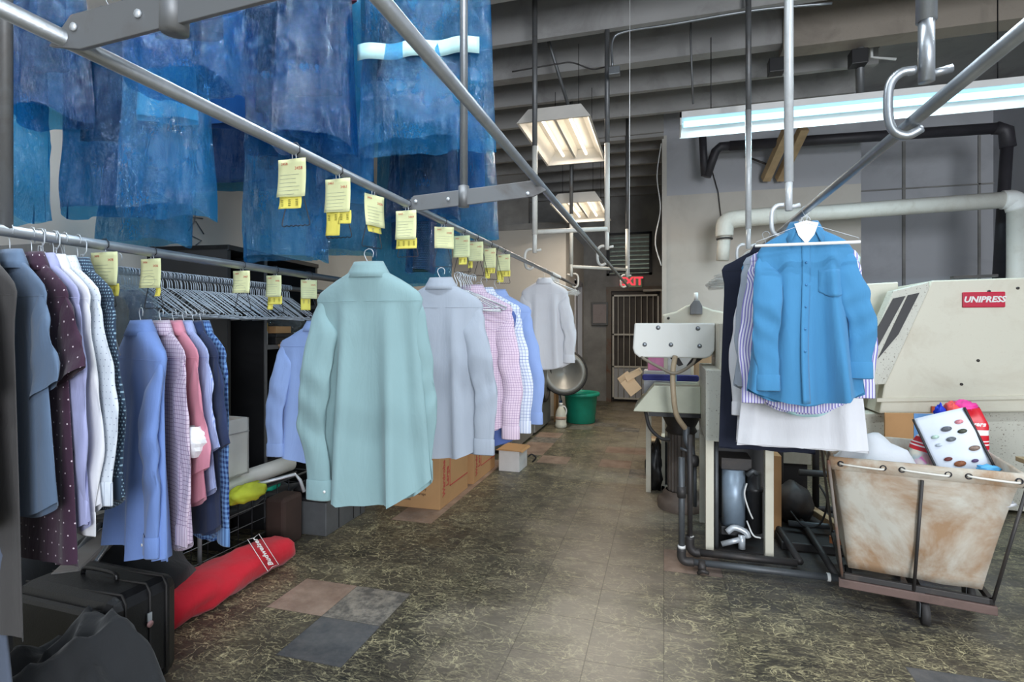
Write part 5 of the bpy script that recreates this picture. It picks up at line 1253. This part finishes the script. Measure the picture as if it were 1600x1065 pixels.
# white tote with round pictures
tt = E('tote_bag', incart(.225, -.04, .635)); tt.rotation_euler = (R(-14), R(-20), R(-12)); tag(tt, 'white tote bag with black straps and small pictures, on top of the cart', 'bag')
rows = [[(x, .02 - .015 * math.cos(x * 12) + .008 * math.sin(z * 20 + x * 9), z) for x in [-.105 + .21 * k / 12 for k in range(13)]] for z in [.005 + .30 * i / 16 for i in range(17)]]
MB().grid(rows).build('tote_body', mat('white_tote', rgb(216, 224, 236), .55, 0, .04), tt, solid=.012)
for s_ in (-1, 1): MB().tube([(s_ * .107, .005, .0 + .305 * i / 10) for i in range(11)], .006, 6).build('strap', M['black'], tt)
for (x, z, r_, c_) in ((.0, .175, .020, (110, 116, 122)), (.055, .20, .019, (70, 74, 62)), (-.045, .09, .017, (120, 60, 56)), (-.01, .06, .024, (150, 92, 60)), (.07, .115, .022, (140, 120, 108)), (.0, .225, .022, (96, 100, 108)), (-.055, .20, .016, (170, 196, 184)), (.06, .245, .018, (214, 140, 150)), (-.055, .16, .014, (180, 190, 200)), (.05, .06, .014, (90, 70, 110))):
    MB().lathe([(0, 0), (r_, 0), (r_, .002), (0, .002)], 16, Matrix.Translation((x, .018 - .015 * math.cos(x * 12) + .008 * math.sin(z * 20 + x * 9) - .008, z)) @ Matrix.Rotation(R(90), 4, 'X') @ Matrix.Scale(.55, 4, (0, 1, 0))).build('printed_picture', mat('print_ink', rgb(*c_), .6, 0, .3, 60), tt)
def crump(name, label, cat, c_, rad, m, seed): 
    p = incart(*c_); return lump(name, label, cat, (p.x, p.y, p.z), rad, m, seed, .4, 2.6, False, cr=.2)
crump('pink_cloth', 'bright pink cloth bunched on top of the red bag', 'cloth', (.25, .17, .935), (.055, .04, .03), mat('hot_pink', rgb(226, 60, 150), .6), 2)
crump('blue_cloth', 'royal blue scrap poking up behind the white tote', 'cloth', (.15, .13, .895), (.022, .02, .045), mat('royal_blue', rgb(24, 60, 210), .5), 3)
crump('blue_wrapper', 'light blue wrapper at the foot of the white tote', 'wrapper', (.27, -.14, .70), (.04, .02, .015), mat('sky_blue_wrap', rgb(90, 180, 236), .5), 4)
crump('coral_cloth', 'coral red plastic tip between blue scrap and pink cloth', 'cloth', (.20, .15, .925), (.03, .025, .035), mat('coral_red', rgb(230, 84, 80), .5), 6)
# right edge things
item('wooden_cabinet', 'orange-brown wooden cabinet behind the cart at the right edge', 'cabinet', (1.86, 2.98, .02), (2.4, 3.5, .62), M['wood'], .006)
item('cabinet_top_board', 'pale board lying on the orange-brown cabinet', 'board', (1.82, 2.95, .62), (2.42, 3.52, .645), M['lumber'], .003)
lump('black_bag', 'shiny black bag lying on the cabinet at the right edge', 'bag', (2.02, 3.25, .645), (.17, .2, .2), M['blackplastic'], 7, .25, cr=.25)
lump('plastic_bag', 'crumpled white plastic bag on the floor in the lower right corner', 'bag', (1.60, 2.72, 0), (.10, .10, .11), M['film_clear'], 9, .4, 3, cr=.3)

# ---------------------------------------------------------------- overhead pipes at the right
IY = 6.2
g = E('insulated_pipe', (0, 0, 0)); tag(g, 'thick white insulated pipe crossing behind the blue shirt', 'pipe')
x0, x1 = onY(1132, IY), onY(1590, IY); z0_, z1_ = zat(x0, IY, 343), zat(x1, IY, 311)
MB().cyl((x0 + .1, IY, z0_), (x1 - .08, IY, z1_), .078, 20).build('straight_run', M['whitepipe'], g)
MB().tube(cat_rom([(x0 + .50, IY, z0_ + .015), (x0 + .12, IY, z0_), (x0 + .02, IY, z0_ - .03), (x0, IY, z0_ - .12), (x0, IY, z0_ - .18)], 6), .092, 20).build('wrapped_elbow', M['insul'], g)
MB().cyl((x0, IY, z0_ - .17), (x0 - .02, IY, z0_ - .44), .065, 18).build('down_stub', M['insul'], g)
MB().tube([(x0, IY, z0_ - .2), (x0, IY, z0_ - .215)], .085, 18).build('clamp_ring', M['soot'], g)
MB().tube(cat_rom([(x1 - .12, IY, z1_), (x1 - .03, IY, z1_ - .01), (x1, IY, z1_ - .10)], 5), .09, 18).build('elbow', M['white'], g)
MB().cyl((x1, IY, z1_ - .06), (x1, IY, .9), .082, 20).build('down_pipe', M['whitepipe'], g)
VY = 6.5
g = E('black_vent_pipe', (0, 0, 0)); tag(g, 'black vent pipe running under the ceiling and down the right corner', 'pipe')
def V(px, py): X = onY(px, VY); return (X, VY, zat(X, VY, py))
a, b2, c2_, d2_ = V(1104, 272), V(1118, 232), V(1140, 228), V(1560, 200)
MB().tube([V(1097, 200), V(1101, 274)], .042, 14).build('short_stub', M['ventpipe'], g)
MB().tube([V(1104, 276), V(1118, 236), V(1126, 229), V(1140, 228)], .05, 14).build('elbow', M['ventpipe'], g)
MB().tube([c2_, d2_], .055, 14).build('long_run', M['ventpipe'], g)
MB().tube([V(1555, 200), V(1572, 204), V(1575, 230)], .066, 14).build('elbow', M['ventpipe'], g)
MB().tube([V(1574, 215), V(1560, 440)], .052, 14).build('down_pipe', M['ventpipe'], g)
pipe('white ring clamp on the black vent pipe', [V(1119, 226), V(1119.5, 238)], .006, 'white', 'ring', 'clamp')
for k, (p, q, lab) in enumerate((((1196, 280), (1232, 200), 'left raw lumber brace slanting down to the middle wall'), ((1218, 280), (1256, 200), 'right raw lumber brace slanting down to the middle wall'))):
    a, c_ = Vector((onY(p[0], 6.8), 6.8, zat(onY(p[0], 6.8), 6.8, p[1]))), Vector((onY(q[0], 6.3), 6.3, zat(onY(q[0], 6.3), 6.3, q[1])))
    d_ = (c_ - a); L_ = d_.length; mt = Matrix.Translation(a) @ d_.to_track_quat('Z', 'Y').to_matrix().to_4x4()
    o = MB().box((-.045, -.045, 0), (.045, .045, L_), mt).build('lumber_brace', M['lumber'], None, .004); tag(o, lab, 'brace')
pipe('thin black rod tying the lumber braces to the wall', [(onY(1165, 6.85), 6.85, zat(onY(1165, 6.85), 6.85, 244)), (onY(1197, 6.75), 6.75, zat(onY(1197, 6.75), 6.75, 256))], .012, 'soot', 'tie_rod', 'rod')
pipe('thin dark wire hanging on the middle wall', [(onY(1110, 6.88), 6.87, zat(onY(1110, 6.88), 6.88, 258)), (onY(1122, 6.88), 6.87, zat(onY(1122, 6.88), 6.88, 300)), (onY(1127, 6.88), 6.87, zat(onY(1127, 6.88), 6.88, 345))], .006, 'soot', 'wire', 'wire')
pipe('white cable running down beside the middle wall edge', [(-.03, 6.86, 3.6), (-.08, 6.85, 3.2), (-.04, 6.86, 2.8), (-.10, 6.86, 2.4), (-.03, 6.86, 2.1)], .007, 'whitewire', 'cable', 'cable', 6)
# conduits and boxes on the joists
pipe('thin conduit curving along the joists, top centre', [(onY(957, 4.2), 4.2, zat(onY(957, 4.2), 4.2, 105)), (onY(957, 4.2), 4.2, zat(onY(957, 4.2), 4.2, 65)), (onY(975, 4.2), 4.2, zat(onY(975, 4.2), 4.2, 50)), (onY(1050, 4.2), 4.2, zat(onY(1050, 4.2), 4.2, 38)), (onY(1180, 4.2), 4.2, zat(onY(1180, 4.2), 4.2, 16)), (onY(1300, 4.2), 4.2, zat(onY(1300, 4.2), 4.2, 5))], .009, 'steel', 'conduit', 'conduit', 6)
o = item('junction_box', 'small silver junction box at the end of the joist conduit', 'junction box', (0, 0, 0), (.085, .06, .06), M['steel'], .004); o.location = (onY(958, 4.2) + .01, 4.2, zat(onY(958, 4.2), 4.2, 112))
pipe('thin pale cord hanging the full height right of the ceiling light', [at(984, -10, 3.4), at(984, 100, 3.4), at(983, 430, 3.4)], .0025, 'whitewire', 'cord', 'cord')
pipe('grey cable hanging down to the left end of the strip light', [at(1080, -10, 4.4), at(1079, 60, 4.4), at(1083, 162, 4.4)], .008, 'steel_dull', 'cable', 'cable')
pipe('slanting dark chain holding the larger ceiling light', [at(835, -5, 4.6), at(862, 80, 4.7), at(888, 165, 4.8)], .015, 'steel_dull', 'chain', 'chain')
pipe('dark sagging cable between the ceiling light and the frame leg', [at(800, 112, 4.5), at(870, 100, 4.5), at(895, 98, 4.5), (at(925, 108, 4.5)), at(948, 104, 4.5)], .006, 'soot', 'cable', 'cable', 5)

for k, (px, py, lab) in enumerate(((1212, 105, 'black bracket on the joist over the strip light, left one'), (1340, 92, 'black bracket with a broken pipe over the strip light, right one'))):
    y_ = 5.0; p_ = (onY(px, y_), y_, zat(onY(px, y_), y_, py)); o = MB().box((-.06, -.06, -.06), (.06, .05, .06)).build('bracket', M['black'], None, .006); o.location = p_; tag(o, lab, 'bracket')
pipe('stub of grey pipe below the right black bracket', [(onY(1344, 5.05), 5.05, 3.9), (onY(1344, 5.05), 5.05, 3.25)], .03, 'steel_dull')
pipe('white bent strip hanging from the joist near the top right corner', [(onY(1362, 5.2), 5.2, 4.05), (onY(1362, 5.2), 5.2, 3.62), (onY(1400, 5.2), 5.2, 3.58)], .012, 'whitewire', 'bent_strip', 'strip')
# ================================================================ LEFT SIDE, FLOOR AND SHELVING
g = E('shelving_unit', (-2.50, 2.62, 0), R(6)); tag(g, 'tall black open shelving unit behind the empty hangers', 'shelving')
SW, SD_, SH = 1.02, .55, 1.83      # along +y, toward -x
b = MB(); b.box((-SD_, 0, 0), (0, .03, SH)); b.build('side_panel', M['black'], g, .002)
b = MB(); b.box((-SD_, SW - .03, 0), (0, SW, SH)); b.build('side_panel', M['black'], g, .002)
b = MB(); b.box((-SD_, .35, 0), (0, .37, SH - .03)); b.build('divider', M['black'], g, .002)
MB().box((-SD_, 0, SH - .03), (.01, SW, SH)).build('top_panel', M['black'], g, .002)
MB().box((-SD_, 0, 0), (-SD_ + .02, SW, SH - .03)).build('back_panel', M['black'], g)
edge = mat('grey_edge_trim', rgb(96, 96, 98), .5)
for z in (.42, .82, 1.19): MB().box((-SD_ + .02, .37, z), (0, SW - .03, z + .03)).build('shelf', M['black'], g, .002)
for z in (.05, 1.19): MB().box((.0, .37, z), (.006, SW - .03, z + .03)).build('edge_strip', edge, g)
MB().box((0, .35, .05), (.006, .375, SH - .03)).build('edge_strip', edge, g)
MB().box((0, 0, SH - .03), (.006, SW, SH)).build('edge_strip', edge, g)
SM = Matrix.Translation((-2.50, 2.62, 0)) @ Matrix.Rotation(R(6), 4, 'Z')
def onshelf(name, label, cat, a, b_, m, bev=.002, tilt=0):
    c_ = Vector([(a[i] + b_[i]) / 2 for i in range(3)]); h = [(b_[i] - a[i]) / 2 for i in range(3)]
    o = MB().box((-h[0], -h[1], -h[2]), (h[0], h[1], h[2])).build(name, m, None, bev); o.location = SM @ c_; o.rotation_euler = (tilt, 0, R(6)); tag(o, label, cat); return o
onshelf('carton', 'slim yellow and white carton standing at the shelf divider', 'carton', (-.12, .385, 1.22), (-.02, .42, 1.31), M['whitecard'])
onshelf('carton', 'small yellow box on top of the slim carton', 'carton', (-.12, .385, 1.31), (-.02, .42, 1.37), mat('mustard_card', rgb(214, 170, 60), .7))
onshelf('flat_black_case', 'flat black case lying on the shelf', 'case', (-.26, .45, 1.222), (.02, .72, 1.27), M['blackplastic'])
onshelf('black_folder', 'black folder lying on top of the flat case', 'folder', (-.26, .44, 1.27), (.03, .70, 1.295), M['black'])
onshelf('shoe_box', 'shallow orange-tan box on the black folder', 'box', (-.22, .48, 1.297), (.0, .66, 1.345), M['card'])
b = MB(); rows = []
o = lump('plastic_sack', 'crumpled clear plastic sack on the shelf behind the tickets', 'sack', SM @ Vector((-.14, .74, 1.29)), (.13, .16, .16), M['film_clear'], 12, .35, 2.6, cr=.3)
o = MB().tube(cat_rom([SM @ Vector((.01, .50, 1.23)), SM @ Vector((.03, .51, 1.18)), SM @ Vector((.025, .51, .95)), SM @ Vector((.03, .52, .80))], 6), .02, 8, flat=.3).build('tan_strap', F_['khaki']); tag(o, 'tan strap dangling from the shelf', 'strap')
# brown box ends above the shelving, behind the shirts
o = item('cardboard_box', 'open cardboard box on a high shelf left of the small white shirt', 'box', (0, 0, 0), (.32, .5, .18), M['card_pale'], .003); o.location = (-2.05, 4.95, 1.60)
g = E('wall_shelf', (-2.6, 4.35, 1.48)); tag(g, 'grey shelf along the left wall behind the pale shirts', 'shelf')
MB().box((-.55, -.75, 0), (.75, .95, .03)).build('shelf_board', M['steel_dull'], g, .003)
for y in (-.6, .8): MB().box((-.55, y, -1.48), (-.5, y + .04, 0)).build('leg', M['steel_dull'], g)
for y in (-.6, .8): MB().box((.68, y, -1.48), (.72, y + .04, 0)).build('leg', M['steel_dull'], g)
o = item('cardboard_box', 'pinkish flat carton on the grey shelf between the two nearest shirts', 'box', (0, 0, 0), (.4, .6, .10), M['card_pale'], .003); o.location = (-2.3, 4.3, 1.565)

# suitcase
g = E('suitcase', (-2.04, 1.50, 0), R(-2)); tag(g, 'black suitcase standing on the floor in the lower left corner', 'suitcase')
b = MB()
b.box((-.27, -.10, .015), (.235, .16, .395)); b.build('shell', M['blackplastic'], g, .045)
b = MB(); b.box((-.24, -.125, .045), (.20, -.09, .365)); b.build('front_panel', M['blackplastic'], g, .03)
for y in (-.055, .035, .10):
    MB().tube([(-.272, y, .38), (.22, y, .4), (.238, y, .37), (.24, y, .04), (.2, y, .012)], .004, 6).build('zipper', M['rubber'], g)
MB().cyl((.243, .03, .26), (.247, .03, .26), .012, 14).build('round_tag', mat('pale_pink_tag', rgb(206, 160, 160), .5), g)
MB().box((.24, .022, .27), (.245, .038, .30)).build('zip_pull', M['silverwire'], g)
for x in (-.2, .17):
    for y in (-.06, .12): MB().cyl((x, y, 0.016), (x, y, 0), .02, 10).build('foot', M['rubber'], g)
MB().tube(cat_rom([(-.1, .03, .395), (-.08, .03, .42), (.06, .03, .42), (.08, .03, .395)], 5), .008, 8).build('handle', M['blackplastic'], g)
# crumpled black garment bag in front
rows = []
for i in range(34):
    y = 0.0 + .42 * i / 33; r_ = []
    for k in range(40):
        x = -.28 + .56 * k / 39; e_ = max(0, 1 - ((x + .0) / .29) ** 4) * max(0, 1 - ((y - .21) / .215) ** 6)
        h = e_ ** .4 * (.30 + .10 * noise.noise(Vector((x * 5, y * 5, 3))) + .06 * (1 - 2 * abs(noise.noise(Vector((x * 8, y * 8, 1))))) + .03 * noise.noise(Vector((x * 16, y * 16, 5))) + .02 * (1 - 2 * abs(noise.noise(Vector((x * 12 + y * 6, y * 9, 8)))))) * (1 - .9 * max(0, x) ) * (.65 + .5 * y / .42)
        r_.append((x, y, .004 + max(0, h)))
    rows.append(r_)
o = MB().grid(rows).build('black_garment_bag', F_['blackcloth_'] if 'blackcloth_' in F_ else M['blackcloth']); o.location = (-1.83, 1.00, 0); o.rotation_euler = (0, 0, R(-8)); tag(o, 'crumpled black cloth bag heaped in front of the suitcase', 'bag')
lump('black_duffel', 'black soft bag behind the suitcase under the dotted shirts', 'bag', (-2.45, 1.95, 0), (.3, .22, .22), M['blackcloth'], 15, .25)
lump('dark_bundle', 'dark bundle of cloth against the wall at the left', 'bundle', (-2.75, 1.6, 0), (.3, .3, .24), M['blackcloth'], 17, .3)
g = E('folded_stroller', (-2.35, 1.72, .0), R(35)); tag(g, 'grey folding cart frame lying behind the suitcase', 'folding cart')
MB().box((-.05, -.25, .36), (.05, .25, .40)).build('grey_panel', mat('warm_grey_plastic', rgb(136, 130, 126), .5), g, .012)
for x in (-.05, .05): MB().tube([(x, -.28, .02), (x, -.22, .36), (x, .25, .42)], .012, 8).build('tube_frame', M['steel'], g)
MB().cyl((-.07, .26, .42), (.07, .26, .42), .025, 12).build('roller', M['blackplastic'], g)

# red long bag on the floor
A, B_ = Vector((-2.16, 1.83, .10)), Vector((-2.13, 2.66, .115)); rows = []; uvs = []
for i in range(31):
    t = i / 30; c_ = A.lerp(B_, t); e_ = min(1, (t + .02) / .05) ** .5 * min(1, (1.01 - t) / .09) ** .5; r0 = (.112 - .012 * t) * e_; r_ = []
    for k in range(28):
        a = 2 * PI * k / 28; n_ = 1 + .22 * noise.noise(Vector((math.cos(a) * 1.6, t * 6, math.sin(a) * 1.6))) + .07 * (1 - 2 * abs(noise.noise(Vector((math.cos(a) * 4, t * 14, math.sin(a) * 4)))))
        r_.append((c_.x + r0 * 1.15 * math.cos(a) * n_, c_.y, max(.004, .072 + r0 * .78 * (math.copysign(abs(math.sin(a)) ** .8, math.sin(a))) * n_ * (1 if a < PI else .9))))
    rows.append(r_)
g = E('red_carry_bag', (0, 0, 0)); tag(g, 'long red carry bag with white script lying on the floor', 'bag')
MB().grid(rows, True, True).build('bag_body', M['redcloth'], g, uv=[(0, 0)] * (31 * 28))
Mb = Matrix.Translation((-2.035, 2.33, .172)) @ Matrix.Rotation(R(52), 4, 'Y') @ Matrix.Rotation(R(-90), 4, 'Z')
t_ = text_mesh('script_lettering', 'Budweiser', .040, M['white'], g, shear=.35, bold=.0008, ext=.001); t_.matrix_world = Matrix.Translation((-2.022, 2.36, .158)) @ Matrix.Rotation(R(50), 4, 'Y') @ Matrix.Rotation(R(180), 4, 'Z')
fr_ = [(-.098, -.04), (.098, -.04), (.09, 0), (.098, .04), (-.098, .04), (-.09, 0)]
o = MB().tube([(x, y, 0) for x, y in fr_], .0018, 5, close=True).build('white_outline', M['white'], g); o.matrix_world = t_.matrix_world
# black wire crate
g = E('wire_crate', (-2.55, 2.55, 0), R(-2)); tag(g, 'long black wire crate on the floor behind the red bag', 'crate')
cw, cl, ch = .20, .62, .36
fr_ = MB()
for z in (0.008, ch):
    fr_.tube([(-cw, -cl, z), (cw, -cl, z), (cw, cl, z), (-cw, cl, z)], .007, 6, close=True)
for x, y in ((-cw, -cl), (cw, -cl), (cw, cl), (-cw, cl)): fr_.cyl((x, y, 0), (x, y, ch), .007, 6)
fr_.build('crate_frame', M['steel_dull'], g)
for z in (.09, .18, .27):
    MB().tube([(-cw, -cl, z), (cw, -cl, z), (cw, cl, z), (-cw, cl, z)], .003, 6, close=True).build('wire_ring', M['steel_dull'], g)
for k in range(1, 12):
    y = -cl + 2 * cl * k / 12; MB().tube([(-cw, y, ch), (-cw, y, 0.01), (cw, y, 0.01), (cw, y, ch)], .003, 6).build('wire_hoop', M['darksteel'], g)
rows = [[(x, y, .30 + .05 * noise.noise(Vector((x * 8, y * 6, 1)))) for y in [-cl + .02 + (2 * cl - .04) * k / 24 for k in range(25)]] for x in [-cw + .02 + (2 * cw - .04) * i / 10 for i in range(11)]]
o = MB().grid(rows).build('dark_cloth', M['blackcloth'], None, solid=.02); o.location = (-2.55, 2.55, -.03); o.rotation_euler = (0, 0, R(-2)); tag(o, 'dark cloth filling the black wire crate', 'cloth')
lump('teal_packet', 'teal and white packet on the crate contents', 'packet', (-2.42, 2.85, .31), (.06, .10, .035), M['teal'], 20, .3)
# white file box on a white ledge
g = E('storage_box', (-2.49, 2.41, .50), R(-4)); tag(g, 'white cardboard storage box without lid beside the navy shirt', 'box')
b = MB()
b.box((-.18, -.17, 0), (.18, .17, .01)); b.box((-.18, -.17, 0), (.18, -.16, .32)); b.box((-.18, .16, 0), (.18, .17, .32)); b.box((-.18, -.17, 0), (-.17, .17, .32)); b.box((.17, -.17, 0), (.18, .17, .32)); b.build('box_body', M['whitecard'], g)
MB().box((-.165, -.155, .26), (.165, .155, .29)).build('brown_contents', M['card'], g)
MB().box((.18, -.17, .24), (.183, .17, .246)).build('fold_line', mat('grey_fold', rgb(170, 168, 168), .8), g)
o = MB().cyl((-2.38, 2.1, .448), (-2.36, 3.0, .448), .05, 18).build('fabric_tube', M['white']); tag(o, 'thick white roll under the storage box', 'roll')
item('dark_board', 'dark board lying on the wire crate under the white roll', 'board', (-2.74, 1.98, .37), (-2.32, 3.02, .395), M['black'])
item('dark_case', 'dark case on the board behind the white roll', 'case', (-2.72, 2.22, .396), (-2.44, 2.6, .498), M['blackplastic'])
lump('lime_vest', 'lime and grey safety vest folded below the white roll', 'vest', (-2.25, 2.50, .372), (.065, .13, .05), M['yellowgreen'], 22, .3)
o = MB().tube([(-2.30, 2.48, .43), (-2.12, 2.74, .46), (-2.10, 2.76, .42), (-2.08, 2.77, .35)], .010, 10).build('chrome_tube', M['silverwire']); tag(o, 'bent chrome tube sticking out over the grey box', 'tube')
item('orange_cable_reel', 'dark brown tool bag under the chrome tube', 'bag', (-2.34, 2.74, .0), (-2.20, 2.92, .30), mat('dark_brown_canvas', rgb(58, 42, 36), .8), .02)
# grey metal boxes
g = E('tool_box', (-2.235, 3.22, 0), R(1)); tag(g, 'grey metal box on the floor under the mint shirt sleeve', 'box')
MB().box((-.155, -.24, 0), (.155, .24, .215)).build('body', M['greybox'], g, .005)
MB().box((-.16, -.245, .215), (.16, .245, .235)).build('rim', M['black'], g, .004)
for y in (-.10, .08, .17): MB().box((.155, y, .01), (.158, y + .006, .21)).build('seam', M['black'], g)
lump('grey_hose_pile', 'heap of grey hoses and parts on the grey metal box', 'hose', (-2.22, 3.22, .235), (.14, .2, .055), M['soot'], 25, .5, 3)
# cardboard moving boxes
def mbox(label, x0, x1, y0, y1, h, seed):
    g = E('moving_box', ((x0 + x1) / 2, (y0 + y1) / 2, 0)); tag(g, label, 'box'); hx, hy = (x1 - x0) / 2, (y1 - y0) / 2
    MB().box((-hx, -hy, 0), (hx, hy, h)).build('carton', M['card'], g, .004)
    red = M['redink']
    e_ = MB(); e_.box((hx, hy * -.35, h * .32), (hx + .002, hy * -.33, h * .98)); e_.box((hx, hy * -.35, h * .32), (hx + .002, hy * .98, h * .345)); e_.build('red_frame', red, g)
    t1 = text_mesh('lettering', 'Wardrobe', .062, red, g, (hx + .0015, -hy * .74, h * .55), (R(90), R(-90), R(90)), bold=.002)
    t2 = text_mesh('lettering', 'Large', .066, red, g, (hx + .0015, -hy * .5, h * .55), (R(90), R(-90), R(90)), bold=.002)
    if seed == 1:
        ink = mat('dark_brown_ink', rgb(84, 60, 48), .8)
        for k, s_ in enumerate(('Kitchen', 'Bath', 'Bedroom', 'Attic', 'Laundry', 'Garage')):
            text_mesh('checklist', s_, .028, ink, g, (hx * .42, -hy - .0015, h * .74 - k * .036))
            MB().box((hx * .42 - .085, -hy - .002, h * .74 - k * .036 - .008), (hx * .42 - .068, -hy, h * .74 - k * .036 + .008)).build('tick_box', ink, g)
        f = MB(); f.box((-hx * .6, -hy - .002, h * .32), (hx * .12, -hy, h * .35)); f.box((hx * .08, -hy - .002, h * .32), (hx * .12, -hy, h * .95)); f.build('red_frame', red, g)
        text_mesh('small_print', 'HANDLE WITH CARE', .02, ink, g, (-hx * .25, -hy - .0015, h * .16))
mbox('large cardboard moving box with red lettering behind the mint shirt', -2.10, -1.575, 3.64, 4.22, .39, 1)
mbox('second cardboard moving box with red lettering, farther back', -2.05, -1.56, 4.32, 4.92, .345, 2)
g = E('small_white_box', (-1.38, 4.92, 0), R(-2)); tag(g, 'small white box with a tan lid beyond the moving boxes', 'box')
MB().box((-.10, -.12, 0), (.10, .14, .195)).build('box_body', M['whitecard'], g, .003)
MB().prism([(-.125, .195), (.12, .192), (.135, .185), (.12, .203), (-.1, .21)], .28, Matrix.Translation((0, -.14, 0))).build('lid', M['card'], g, .002)
o = MB().tube(cat_rom([(-1.25, 5.0, .10), (-1.21, 4.98, .13), (-1.18, 5.02, .09), (-1.22, 5.05, .04)], 6), .008, 8).build('black_handle', M['rubber']); tag(o, 'black handle loop lying right of the small white box', 'cable')  # a black handle beside the box, kept as its own piece

# washers
def washer(y, label, open_):
    g = E('washing_machine', (-1.93, y, 0)); tag(g, label, 'washing machine')
    MB().box((-.4, -.47, .03), (.4, .47, 1.24)).build('cabinet', M['washer'], g, .012)
    MB().box((-.36, -.45, 0), (.36, .45, .03)).build('plinth', M['black'], g)
    MB().box((.4, -.45, 1.02), (.405, .45, 1.2)).build('control_panel', M['steel_dull'], g)
    T = Matrix.Translation((.40, 0.05, .66)) @ Matrix.Rotation(R(90), 4, 'Y')
    MB().lathe([(.31, 0), (.31, .03), (.27, .045), (.25, .03), (.25, -.02), (.20, -.16), (0, -.18)] if open_ else [(.31, 0), (.31, .03), (.27, .05), (.22, .045), (.18, .03), (.08, .0), (0, -.01)], 36, T).build('door_rim', M['rubber'] if open_ else M['steel_dull'], g)
    if open_:
        T2 = Matrix.Translation((.62, .34, .72)) @ Matrix.Rotation(R(78), 4, 'X') @ Matrix.Rotation(R(12), 4, 'Y')
        MB().lathe([(.30, 0), (.31, .03), (.26, .06), (.22, .05), (.17, -.03), (0, -.06)], 32, T2).build('open_door', M['washer'], g)
        MB().tube([(.30 * math.cos(2 * PI * k / 28), .30 * math.sin(2 * PI * k / 28), .03) for k in range(28)], .018, 8, close=True, M4=T2).build('door_gasket', M['rubber'], g)
    MB().box((.40, -.42, .30), (.44, -.2, .345)).build('latch', M['steel'], g, .005)
    return g
washer(5.9, 'grey industrial washer nearest, left of the aisle behind the shirts', False)
washer(6.95, 'grey industrial washer farther down, with its round door open', True)
item('washer_top_unit', 'grey metal control housing on the washers beside the white shirt', 'control housing', (-2.2, 5.5, 1.24), (-1.6, 7.3, 1.52), M['steel_dull'], .01)
o = item('leaning_board', 'tan plywood strip leaning behind the teal tub', 'board', (0, 0, 0), (.03, .2, .62), M['card'], .003); o.location = (-1.49, 7.62, .31)
g = E('folding_ironing_leg', (-1.36, 7.33, 0)); tag(g, 'grey banded post leaning down to the white jug', 'post')
MB().tube([(-.06, 0, .62), (.03, .02, .05)], .045, 10, flat=.4).build('post_body', M['steel_dull'], g)
MB().tube([(-.012, 0, .33), (-.004, 0, .27)], .048, 10, flat=.45).build('blue_band', mat('dark_blue_band', rgb(44, 66, 104), .6), g)
# teal tub and jug
g = E('plastic_tub', (-1.13, 7.6, 0)); tag(g, 'teal plastic tub at the end of the aisle', 'tub')
MB().lathe([(0, .01), (.185, .0), (.20, .01), (.205, .13), (.21, .135), (.215, .25), (.22, .255), (.228, .375), (.262, .38), (.268, .40), (.26, .425), (.235, .43), (.222, .40), (.19, .03), (0, .03)], 40).build('tub_body', M['teal'], g)
g = E('jug', (-1.33, 7.13, 0)); tag(g, 'white plastic jug standing in front of the teal tub', 'jug')
MB().lathe([(0, 0), (.072, 0), (.078, .015), (.078, .05), (.072, .06), (.074, .16), (.06, .22), (.035, .27), (.022, .285), (.022, .30)], 28).build('jug_body', mat('milky_plastic', rgb(214, 212, 196), .45, 0, .05), g)
MB().cyl((0, 0, .298), (0, 0, .325), .026, 16).build('cap', M['white'], g)
MB().tube(cat_rom([(.02, 0, .285), (.055, 0, .275), (.075, 0, .23), (.068, 0, .17)], 5), .010, 8).build('handle', M['white'], g)
MB().tube([(.0755 * math.cos(a), .0755 * math.sin(a), .13) for a in [R(-150 + 12 * k) for k in range(12)]], .020, 6, flat=.06, caps=False).build('label', mat('faded_label', rgb(196, 160, 140), .7), g)
# scribble on the left wall
ys_ = onX(306, XL + .004)
m_ = mat('faint_pencil', rgb(120, 120, 122), .9)
g = E('wall_scribble', (XL + .004, ys_, zat(XL, ys_, 352))); tag(g, 'faint handwritten mark on the left wall above the shelving', 'handwriting'); b = MB()
for pts in ([(0, -.06, .05), (0, .06, .06)], [(0, 0, .10), (0, -.01, .03), (0, -.06, -.05)], [(0, 0, .03), (0, .07, -.05)], [(0, -.03, -.08), (0, .05, -.10), (0, .0, -.14)]): b.tube(pts, .004, 5)
b.build('pencil_strokes', m_, g)
